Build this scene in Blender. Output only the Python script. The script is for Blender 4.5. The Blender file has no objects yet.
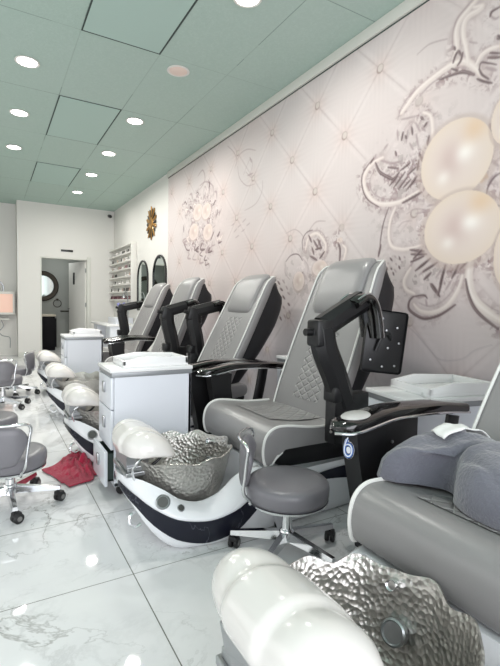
import bpy, bmesh, math, random
import numpy as np
from mathutils import Vector, Matrix
S = bpy.context.scene
COL = S.collection
PI = math.pi
random.seed(7)

# ------------------------------------------------------------------ camera, light, exposure
CAM_H = 1.15
FPX, YAW, PITCH, ROLL = 446.86, 0.5274, -0.061, 0.0203
cam = bpy.data.cameras.new('camera'); cam.sensor_fit = 'HORIZONTAL'; cam.sensor_width = 36; cam.lens = FPX / 500 * 36
cam.clip_start = 0.02
camo = bpy.data.objects.new('camera', cam); COL.objects.link(camo)
fw = Vector((math.sin(YAW) * math.cos(PITCH), math.cos(YAW) * math.cos(PITCH), math.sin(PITCH)))
ri = Vector((math.cos(YAW), -math.sin(YAW), 0)); up = ri.cross(fw)
r2 = ri * math.cos(ROLL) + up * math.sin(ROLL); u2 = -ri * math.sin(ROLL) + up * math.cos(ROLL)
m = Matrix((r2, u2, -fw)).transposed().to_4x4(); m.translation = (0, 0, CAM_H); camo.matrix_world = m
S.camera = camo

w = bpy.data.worlds.new('world'); S.world = w; w.use_nodes = True
bg = w.node_tree.nodes['Background']; bg.inputs[0].default_value = (0.86, 0.93, 1.0, 1); bg.inputs[1].default_value = 1.0

def area(name, loc, direction, sx, sy, power, col=(1, 1, 1)):
    l = bpy.data.lights.new(name, 'AREA'); l.shape = 'RECTANGLE'; l.size = sx; l.size_y = sy; l.energy = power; l.color = col
    o = bpy.data.objects.new(name, l); COL.objects.link(o); o.location = loc
    o.rotation_euler = Vector(direction).to_track_quat('-Z', 'Y').to_euler(); return o
# daylight of the shop front behind the camera and of the left-hand windows
area('shopfront_daylight', (-0.3, -2.55, 1.6), (0, 1, 0.10), 5.0, 2.6, 130, (0.97, 0.955, 1.0))
area('side_daylight', (-3.3, 3.5, 1.7), (1, 0.1, 0.10), 6.0, 2.4, 42, (0.98, 0.96, 1.0))
LAMP_POWER = 13.5
S.view_settings.view_transform = 'Standard'; S.view_settings.look = 'None'
S.view_settings.exposure = 0.24; S.view_settings.gamma = 1.0; S.view_settings.use_curve_mapping = False

# ------------------------------------------------------------------ helpers
def srgb(r, g, b):
    f = lambda c: (c / 255 / 12.92) if c / 255 <= 0.04045 else ((c / 255 + 0.055) / 1.055) ** 2.4
    return (f(r), f(g), f(b), 1)

def mat(name, col, rough=0.5, metal=0.0, bump=None, coat=0.0, spec=0.5, sheen=0.0, emit=None):
    """col: srgb tuple.  bump: (scale, strength, distance) noise grain on the surface"""
    M = bpy.data.materials.new(name); M.use_nodes = True
    n = M.node_tree.nodes; l = M.node_tree.links; b = n['Principled BSDF']
    b.inputs['Base Color'].default_value = srgb(*col); b.inputs['Roughness'].default_value = rough
    b.inputs['Metallic'].default_value = metal; b.inputs['Coat Weight'].default_value = coat
    b.inputs['Coat Roughness'].default_value = 0.05; b.inputs['Specular IOR Level'].default_value = spec
    b.inputs['Sheen Weight'].default_value = sheen
    if emit:
        b.inputs['Emission Color'].default_value = srgb(*emit[0]); b.inputs['Emission Strength'].default_value = emit[1]
    tc = n.new('ShaderNodeTexCoord')
    nz = n.new('ShaderNodeTexNoise'); nz.inputs['Scale'].default_value = bump[0] if bump else 30; nz.inputs['Detail'].default_value = 3
    l.new(tc.outputs['Object'], nz.inputs['Vector'])
    if bump:
        bp = n.new('ShaderNodeBump'); bp.inputs['Strength'].default_value = bump[1]; bp.inputs['Distance'].default_value = bump[2]
        l.new(nz.outputs['Fac'], bp.inputs['Height']); l.new(bp.outputs['Normal'], b.inputs['Normal'])
    else:
        mr = n.new('ShaderNodeMapRange'); mr.inputs['To Min'].default_value = max(0.02, rough * 0.9); mr.inputs['To Max'].default_value = min(1, rough * 1.1)
        l.new(nz.outputs['Fac'], mr.inputs['Value']); l.new(mr.outputs['Result'], b.inputs['Roughness'])
    return M

def bm_obj(name, bm, m, parent=None, smooth=True, off=(0, 0, 0), angle=40):
    if any(off): bmesh.ops.translate(bm, verts=bm.verts, vec=off)
    bmesh.ops.recalc_face_normals(bm, faces=bm.faces)
    me = bpy.data.meshes.new(name); bm.to_mesh(me); bm.free()
    return link(name, me, m, parent, smooth, angle)

def link(name, me, m, parent=None, smooth=True, angle=40):
    if m: me.materials.append(m)
    o = bpy.data.objects.new(name, me); COL.objects.link(o)
    if smooth:
        for p in me.polygons: p.use_smooth = True
        try: me.set_sharp_from_angle(angle=math.radians(angle))
        except Exception: pass
    if parent: o.parent = parent
    return o

def empty(name, loc, rz=0):
    o = bpy.data.objects.new(name, None); COL.objects.link(o); o.location = loc; o.rotation_euler = (0, 0, rz); o.empty_display_size = 0.1
    return o

def tag(o, label, cat, group=None, kind=None):
    if label: o['label'] = label
    if cat: o['category'] = cat
    if group: o['group'] = group
    if kind: o['kind'] = kind
    return o

def struct(o, label=None):
    o['kind'] = 'structure'
    if label: o['label'] = label
    return o

def add_box(bm, x0, x1, y0, y1, z0, z1, bev=0.0, seg=2, mtx=None):
    r = bmesh.ops.create_cube(bm, size=1.0)
    vs = r['verts']
    for v in vs:
        v.co = Vector(((x0 + x1) / 2 + v.co.x * (x1 - x0), (y0 + y1) / 2 + v.co.y * (y1 - y0), (z0 + z1) / 2 + v.co.z * (z1 - z0)))
    out = vs
    if bev:
        es = list({e for v in vs for e in v.link_edges})
        rb = bmesh.ops.bevel(bm, geom=es, offset=bev, segments=seg, affect='EDGES', profile=0.5)
        out = list({v for f in rb['faces'] for v in f.verts} | {v for v in vs if v.is_valid})
    if mtx is not None:
        bmesh.ops.transform(bm, matrix=mtx, verts=out)
    return out

def BX(*a, **k):
    bm = bmesh.new(); add_box(bm, *a, **k); return bm

def add_loft(bm, rings, closed=True, cap=True):
    vs = [[bm.verts.new(p) for p in r] for r in rings]
    n = len(rings[0])
    for a, b in zip(vs, vs[1:]):
        for i in range(n if closed else n - 1):
            j = (i + 1) % n
            try: bm.faces.new((a[i], a[j], b[j], b[i]))
            except ValueError: pass
    if cap and closed:
        for r in (vs[0], vs[-1]):
            try: bm.faces.new(r)
            except ValueError: pass
    return [v for r in vs for v in r]

def smooth_path(pts, n=6):
    P = [Vector(p) for p in pts]
    if len(P) < 3: return P
    out = []
    for i in range(len(P) - 1):
        p0 = P[max(i - 1, 0)]; p1 = P[i]; p2 = P[i + 1]; p3 = P[min(i + 2, len(P) - 1)]
        for k in range(n):
            t = k / n
            out.append(0.5 * ((2 * p1) + (-p0 + p2) * t + (2 * p0 - 5 * p1 + 4 * p2 - p3) * t * t + (-p0 + 3 * p1 - 3 * p2 + p3) * t ** 3))
    out.append(P[-1]); return out

def add_tube(bm, pts, r, seg=8, n=5, smooth=True, flat=None):
    """tube along a path; flat=(width, thick, up) gives a flat bar instead"""
    P = smooth_path(pts, n) if smooth else [Vector(p) for p in pts]
    T = [(P[min(i + 1, len(P) - 1)] - P[max(i - 1, 0)]).normalized() for i in range(len(P))]
    upv = Vector(flat[2]) if flat else (Vector((0, 0, 1)) if abs(T[0].z) < 0.9 else Vector((1, 0, 0)))
    rings = []; nrm = None
    for p, t in zip(P, T):
        if flat: a = t.cross(upv)
        else:
            if nrm is None: nrm = upv
            a = t.cross(nrm)
        if a.length < 1e-5: a = t.orthogonal()
        a.normalize(); b = a.cross(t).normalized(); nrm = b if not flat else None
        ring = []
        for k in range(seg):
            an = 2 * PI * (k + 0.5) / seg
            if flat: ring.append(p + a * math.cos(an) * flat[0] * 0.7 + b * math.sin(an) * flat[1] * 0.7)
            else: ring.append(p + (a * math.cos(an) + b * math.sin(an)) * r)
        rings.append(ring)
    return add_loft(bm, rings)

def TB(pts, r, **k):
    bm = bmesh.new(); add_tube(bm, pts, r, **k); return bm

def add_lathe(bm, prof, seg=32, c=(0, 0, 0), sx=1, sy=1, fn=None, ring=False):
    if ring: prof = list(prof) + [prof[0]]
    rings = []; closed_ring = ring
    for (r, z) in prof:
        ring = []
        for k in range(seg):
            a = 2 * PI * k / seg
            p = Vector((c[0] + r * sx * math.cos(a), c[1] + r * sy * math.sin(a), c[2] + z))
            ring.append(fn(p, a, r, z) if fn else p)
        rings.append(ring)
    if closed_ring:
        o_ = add_loft(bm, rings, cap=False); bmesh.ops.remove_doubles(bm, verts=bm.verts, dist=1e-6); return o_
    return add_loft(bm, rings)

def LT(prof, **k):
    bm = bmesh.new(); add_lathe(bm, prof, **k); return bm

def add_extrude(bm, prof, y0, y1, bev=0.0, seg=3, axis='y'):
    """profile in (x,z), extruded along y; end edges rounded"""
    a = [bm.verts.new((x, y0, z)) for x, z in prof]; b = [bm.verts.new((x, y1, z)) for x, z in prof]
    n = len(prof)
    f0 = bm.faces.new(a); f1 = bm.faces.new(list(reversed(b)))
    for i in range(n): bm.faces.new((a[i], b[i], b[(i + 1) % n], a[(i + 1) % n]))
    if bev:
        es = list(f0.edges) + list(f1.edges)
        bmesh.ops.bevel(bm, geom=es, offset=bev, segments=seg, affect='EDGES', profile=0.5, clamp_overlap=True)

def sm2(pts, n=4):
    return [(v.x, v.z) for v in smooth_path([(x, 0, z) for x, z in pts], n)]

def interp(x, table):
    if x <= table[0][0]: return table[0][1]
    for (a, va), (b, vb) in zip(table, table[1:]):
        if x <= b:
            t = (x - a) / (b - a); t = t * t * (3 - 2 * t) if False else t
            return va + (vb - va) * t
    return table[-1][1]

def sinterp(x, table):
    """smooth (monotone-ish) interpolation through a table"""
    xs = [t[0] for t in table]; ys = [t[1] for t in table]
    if x <= xs[0]: return ys[0]
    if x >= xs[-1]: return ys[-1]
    i = max(k for k in range(len(xs)) if xs[k] <= x)
    def sl(k):
        if k == 0 or k == len(xs) - 1: return (ys[min(k + 1, len(xs) - 1)] - ys[max(k - 1, 0)]) / (xs[min(k + 1, len(xs) - 1)] - xs[max(k - 1, 0)])
        d0 = (ys[k] - ys[k - 1]) / (xs[k] - xs[k - 1]); d1 = (ys[k + 1] - ys[k]) / (xs[k + 1] - xs[k])
        return 0 if d0 * d1 <= 0 else 2 * d0 * d1 / (d0 + d1)
    h = xs[i + 1] - xs[i]; t = (x - xs[i]) / h
    return ((2 * t ** 3 - 3 * t * t + 1) * ys[i] + (t ** 3 - 2 * t * t + t) * h * sl(i) + (-2 * t ** 3 + 3 * t * t) * ys[i + 1] + (t ** 3 - t * t) * h * sl(i + 1))

# ------------------------------------------------------------------ materials
class NT:
    def __init__(s, M): s.n = M.node_tree.nodes; s.l = M.node_tree.links; s.b = s.n['Principled BSDF']
    def val(s, x, sock):
        if isinstance(x, (int, float)): sock.default_value = x
        else: s.l.new(x, sock)
    def math(s, op, a, b=0.0, c=0.0, clamp=False):
        q = s.n.new('ShaderNodeMath'); q.operation = op; q.use_clamp = clamp
        for i, v in enumerate((a, b, c)): s.val(v, q.inputs[i])
        return q.outputs[0]
    def noise(s, vec, scale, detail=4, rough=0.5, dist=0.0):
        q = s.n.new('ShaderNodeTexNoise'); q.inputs['Scale'].default_value = scale; q.inputs['Detail'].default_value = detail
        q.inputs['Roughness'].default_value = rough; q.inputs['Distortion'].default_value = dist; s.l.new(vec, q.inputs['Vector']); return q.outputs['Fac']
    def mix(s, fac, a, b):
        q = s.n.new('ShaderNodeMix'); q.data_type = 'RGBA'; s.val(fac, q.inputs[0])
        for v, k in ((a, 6), (b, 7)):
            if isinstance(v, tuple): q.inputs[k].default_value = v
            else: s.l.new(v, q.inputs[k])
        return q.outputs[2]
    def xyz(s):
        t = s.n.new('ShaderNodeTexCoord'); p = s.n.new('ShaderNodeSeparateXYZ'); s.l.new(t.outputs['Object'], p.inputs[0]); return t.outputs['Object'], p.outputs
    def bump(s, h, strength, dist):
        q = s.n.new('ShaderNodeBump'); q.inputs['Strength'].default_value = strength; q.inputs['Distance'].default_value = dist
        s.l.new(h, q.inputs['Height']); s.l.new(q.outputs[0], s.b.inputs['Normal'])
    def line(s, coord, period, offset, half):
        """1 on grid lines: |frac((c-offset)/period + .5) - .5| * period < half"""
        f = s.math('FRACT', s.math('ADD', s.math('DIVIDE', s.math('SUBTRACT', coord, offset), period), 0.5))
        d = s.math('MULTIPLY', s.math('ABSOLUTE', s.math('SUBTRACT', f, 0.5)), period)
        return s.math('LESS_THAN', d, half)

white_paint = mat('white_paint', (226, 224, 219), 0.6, bump=(60, 0.05, 0.002))
grey_paint = mat('grey_paint', (168, 170, 165), 0.7, bump=(60, 0.05, 0.002))
trim_white = mat('trim_white', (214, 214, 206), 0.5)
gloss_white = mat('gloss_white', (236, 237, 240), 0.22, coat=0.3)
cab_white = mat('cabinet_white', (228, 231, 238), 0.3, coat=0.1)
pad_white = mat('footrest_white', (230, 226, 222), 0.2, coat=0.4)
top_white = mat('top_white', (240, 240, 240), 0.25)
edge_grey = mat('edge_grey', (150, 153, 156), 0.35, metal=0.3)
leather = mat('grey_leather', (141, 139, 139), 0.33, bump=(220, 0.12, 0.0015))
leather_dark = mat('stool_leather', (120, 118, 123), 0.33, bump=(220, 0.12, 0.0015))
piping_mat = mat('piping', (226, 226, 222), 0.45)
black_plastic = mat('black_plastic', (15, 15, 17), 0.42, bump=(300, 0.1, 0.001))
black_gloss = mat('black_gloss', (11, 9, 9), 0.12, coat=0.6)
black_shell = mat('black_shell', (20, 20, 25), 0.5, bump=(150, 0.1, 0.001))
chrome = mat('chrome', (225, 226, 228), 0.12, metal=1.0)
steel = mat('brushed_steel', (172, 174, 176), 0.3, metal=0.9)
dark_rubber = mat('dark_rubber', (30, 29, 30), 0.5)
tyre_grey = mat('wheel_grey', (120, 118, 116), 0.5)
red_cloth = mat('red_towel', (172, 26, 62), 0.95, bump=(400, 0.8, 0.004), sheen=0.3)
fleece = mat('grey_fleece', (104, 105, 115), 1.0, bump=(85, 0.8, 0.006), sheen=0.5)
paper = mat('paper', (238, 238, 236), 0.6, bump=(50, 0.5, 0.003))
disc_white = mat('remote_disc', (196, 194, 192), 0.35)
blue_ink = mat('blue_ink', (60, 110, 190), 0.4)
white_ink = mat('white_ink', (235, 238, 244), 0.4)
mirror_glass = mat('mirror_glass', (205, 215, 212), 0.03, metal=1.0)
frame_black = mat('frame_black', (24, 24, 26), 0.35)
gold = mat('gold', (176, 132, 70), 0.35, metal=0.7)
bronze = mat('dark_bronze', (62, 56, 48), 0.4, metal=0.6)
vanity_dark = mat('vanity_dark', (14, 13, 17), 0.6, spec=0.2)
cream = mat('cream_stone', (205, 196, 178), 0.3)
pink_lit = mat('pink_lit_panel', (228, 192, 176), 0.5, emit=((255, 206, 184), 0.22))
white_metal = mat('white_metal', (222, 220, 214), 0.35)
cord_white = mat('cord_white', (222, 222, 222), 0.5)
lamp_emit = mat('lamp_diffuser', (255, 255, 255), 0.4, emit=((255, 253, 248), 9.0))
lamp_off = mat('unlit_diffuser', (232, 212, 200), 0.5)
grate_grey = mat('grate_grey', (88, 88, 86), 0.45, metal=0.5)
gap_dark = mat('gap_dark', (62, 74, 70), 0.8)

# navy band with faint marbling
band_mat = mat('navy_band', (44, 46, 62), 0.22, coat=0.3)
t = NT(band_mat); v, _ = t.xyz()
rid = t.math('ABSOLUTE', t.math('SUBTRACT', t.noise(v, 3.0, 5, 0.6, 0.6), 0.5))
t.l.new(t.mix(t.math('LESS_THAN', rid, 0.004), srgb(44, 46, 62), srgb(92, 94, 110)), t.b.inputs['Base Color'])

# hammered silver of the bowls
hammer = mat('hammered_silver', (190, 187, 182), 0.35, metal=0.9)
t = NT(hammer); v, _ = t.xyz()
wv = t.n.new('ShaderNodeTexVoronoi'); wv.feature = 'SMOOTH_F1'; wv.inputs['Scale'].default_value = 62; wv.inputs['Smoothness'].default_value = 0.2
nz = t.n.new('ShaderNodeTexNoise'); nz.inputs['Scale'].default_value = 9; t.l.new(v, nz.inputs['Vector'])
mx = t.n.new('ShaderNodeMix'); mx.data_type = 'RGBA'; mx.inputs[0].default_value = 0.025; t.l.new(v, mx.inputs[6]); t.l.new(nz.outputs['Color'], mx.inputs[7]); t.l.new(mx.outputs[2], wv.inputs['Vector'])
t.bump(wv.outputs['Distance'], 0.5, 0.009)

# quilted leather: diamond stitching
quilt = mat('quilted_leather', (142, 142, 140), 0.38)
t = NT(quilt); v, s_ = t.xyz()
run = t.math('ADD', t.math('MULTIPLY', s_[0], 0.75), s_[2])
da = t.math('ADD', run, t.math('MULTIPLY', s_[1], 0.9)); db = t.math('SUBTRACT', run, t.math('MULTIPLY', s_[1], 0.9))
hs = []
for d in (da, db):
    f = t.math('ABSOLUTE', t.math('SUBTRACT', t.math('FRACT', t.math('DIVIDE', d, 0.072)), 0.5))
    hs.append(t.math('SUBTRACT', 1.0, t.math('POWER', t.math('MULTIPLY', f, 2.0), 5.0)))
h = t.math('MINIMUM', hs[0], hs[1])
t.bump(h, 1.0, 0.008)
t.l.new(t.mix(t.math('LESS_THAN', h, 0.3), srgb(141, 139, 139), srgb(172, 171, 170)), t.b.inputs['Base Color'])

# marble floor tiles
floor_mat = mat('marble_tile', (222, 223, 222), 0.12, spec=0.35)
t = NT(floor_mat); v, s_ = t.xyz()
base = t.mix(t.math('MULTIPLY', t.math('SUBTRACT', t.noise(v, 1.6, 4, 0.6, 0.5), 0.35), 1.6, clamp=True), srgb(228, 228, 230), srgb(243, 243, 242))
def veins(scale, width, dist):
    r = t.math('ABSOLUTE', t.math('SUBTRACT', t.noise(v, scale, 7, 0.62, dist), 0.5))
    return t.math('SUBTRACT', 1.0, t.math('DIVIDE', r, width), clamp=True)
mask = t.math('MULTIPLY', t.math('SUBTRACT', t.noise(v, 1.1, 2), 0.42), 5.0, clamp=True)
v1 = t.math('MULTIPLY', t.math('MULTIPLY', veins(1.9, 0.011, 0.55), mask), 0.85)
v2 = t.math('MULTIPLY', t.math('MULTIPLY', veins(3.6, 0.04, 0.3), mask), 0.35)
c1 = t.mix(v2, base, srgb(150, 150, 148)); c2 = t.mix(v1, c1, srgb(128, 126, 122))
gl = t.math('MAXIMUM', t.line(s_[0], 1.2, 0.5135, 0.0022), t.line(s_[1], 0.6102, 1.8256, 0.0019))
t.l.new(t.mix(gl, c2, srgb(112, 112, 108)), t.b.inputs['Base Color'])
t.l.new(t.math('ADD', 0.035, t.math('MULTIPLY', gl, 0.5)), t.b.inputs['Roughness'])

# sage ceiling boards
ceil_mat = mat('sage_ceiling', (150, 172, 163), 0.8)
t = NT(ceil_mat); v, s_ = t.xyz()
spk = t.noise(v, 48, 3, 0.75); big = t.noise(v, 1.1, 3)
cc = t.mix(t.math('MULTIPLY', t.math('SUBTRACT', spk, 0.45), 2.2, clamp=True), srgb(170, 193, 182), srgb(185, 206, 196))
cc = t.mix(t.math('MULTIPLY', big, 0.35), cc, srgb(182, 193, 191))
gx = t.line(s_[0], 0.61, 0.614, 0.004); gy = t.line(s_[1], 1.22, 3.645, 0.004)
brk = t.math('GREATER_THAN', t.noise(v, 0.9, 2), 0.47)
gl = t.math('MULTIPLY', t.math('MAXIMUM', gx, gy), t.math('ADD', t.math('MULTIPLY', brk, 0.4), 0.25))
t.l.new(t.mix(gl, cc, srgb(112, 130, 122)), t.b.inputs['Base Color'])
t.bump(spk, 0.5, 0.004)
hatch_mat = mat('sage_panel', (173, 197, 188), 0.7, bump=(20, 0.05, 0.002))
# ------------------------------------------------------------------ the setting
WX = 2.41; CZ = 3.175; FY = 10.25; RY = 10.72; CX0 = 0.49
struct(bm_obj('floor', BX(-3.6, 2.6, -2.7, 12.6, -0.06, 0.0), floor_mat, smooth=False))
ceil = struct(bm_obj('ceiling', BX(-3.6, 2.6, -2.7, 12.6, CZ, CZ + 0.06), ceil_mat, smooth=False))
for (py0) in (2.425, 4.865, 7.305):
    for px0 in (0.614,):
        struct(bm_obj('panel_gap', BX(px0, px0 + 0.61, py0, py0 + 1.22, CZ - 0.003, CZ + 0.001), gap_dark, ceil, smooth=False))
        struct(bm_obj('ceiling_panel', BX(px0 + 0.011, px0 + 0.594, py0 + 0.012, py0 + 1.2, CZ - 0.007, CZ - 0.002), hatch_mat, ceil, smooth=False))
struct(bm_obj('wall_right', BX(WX, WX + 0.12, -2.7, FY, 0, CZ), white_paint, smooth=False))
struct(bm_obj('wall_left', BX(-3.6, -3.5, -2.7, 12.6, 0, CZ), white_paint, smooth=False))
struct(bm_obj('wall_recess', BX(-3.5, CX0 + 0.1, RY, RY + 0.1, 0, CZ), white_paint, smooth=False))
# far wall with the restroom doorway
DX0, DX1, DZ = 0.905, 1.865, 2.085
bm = bmesh.new()
add_box(bm, CX0, DX0, FY, FY + 0.11, 0, CZ); add_box(bm, DX1, WX + 0.12, FY, FY + 0.11, 0, CZ); add_box(bm, DX0, DX1, FY, FY + 0.11, DZ, CZ)
add_box(bm, CX0, CX0 + 0.1, FY + 0.11, RY + 0.1, 0, CZ)
struct(bm_obj('wall_back', bm, white_paint, smooth=False))
# restroom behind it
bm = bmesh.new()
add_box(bm, CX0 + 0.1, WX + 0.12, 12.0, 12.1, 0, CZ); add_box(bm, CX0 + 0.1, CX0 + 0.14, RY + 0.1, 12.0, 0, CZ); add_box(bm, WX, WX + 0.12, FY + 0.11, 12.0, 0, CZ)
struct(bm_obj('wall_restroom', bm, grey_paint, smooth=False))
struct(bm_obj('ceiling_restroom', BX(CX0 + 0.1, WX + 0.12, FY + 0.11, 12.1, 2.45, 2.5), grey_paint, smooth=False))
bm = bmesh.new()
add_box(bm, DX0 - 0.0, DX0 + 0.03, FY - 0.008, FY + 0.118, 0, DZ, 0.004); add_box(bm, DX1 - 0.03, DX1 + 0.05, FY - 0.012, FY + 0.118, 0, DZ + 0.04, 0.004)
add_box(bm, DX0 + 0.03, DX1 - 0.03, FY - 0.008, FY + 0.118, DZ - 0.03, DZ + 0.0, 0.004)
struct(bm_obj('trim_1', bm, trim_white))
bm = bmesh.new(); add_box(bm, WX - 0.028, WX + 0.001, -2.7, 6.73, CZ - 0.085, CZ, 0.006); t2 = struct(bm_obj('trim_2', bm, trim_white)); struct(bm_obj('shadow_gap', BX(WX - .006, WX + .001, -2.7, 6.73, CZ - .094, CZ - .084), gap_dark, t2, smooth=False))
bm = bmesh.new(); add_box(bm, WX - 0.012, WX + 0.001, 6.735, FY, 0, 0.1, 0.003); add_box(bm, CX0, DX0, FY - 0.012, FY, 0, 0.1, 0.003); add_box(bm, DX1 + 0.05, WX - 0.012, FY - 0.012, FY, 0, 0.1, 0.003)
struct(bm_obj('baseboard_back', bm, trim_white))
# restroom door, swung inwards
door = empty('door_1', (DX1 - 0.04, FY + 0.075, 0), math.radians(-75)); door['kind'] = 'structure'
struct(bm_obj('door_leaf', BX(-0.84, 0, -0.02, 0.02, 0.02, DZ - 0.04, 0.004), white_paint, door))
struct(bm_obj('door_plate', BX(-0.6, -0.52, -0.028, -0.019, 1.55, 1.82, 0.003), frame_black, door))
struct(bm_obj('door_handle', TB([(-0.78, -0.021, 1.0), (-0.78, -0.07, 1.0), (-0.66, -0.075, 1.0)], 0.011), chrome, door))
for z in (0.3, 1.05, 1.8):
    struct(bm_obj('hinge', TB([(0.012, -0.012, z), (0.012, -0.012, z + 0.09)], 0.011, smooth=False), steel, door))

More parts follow.
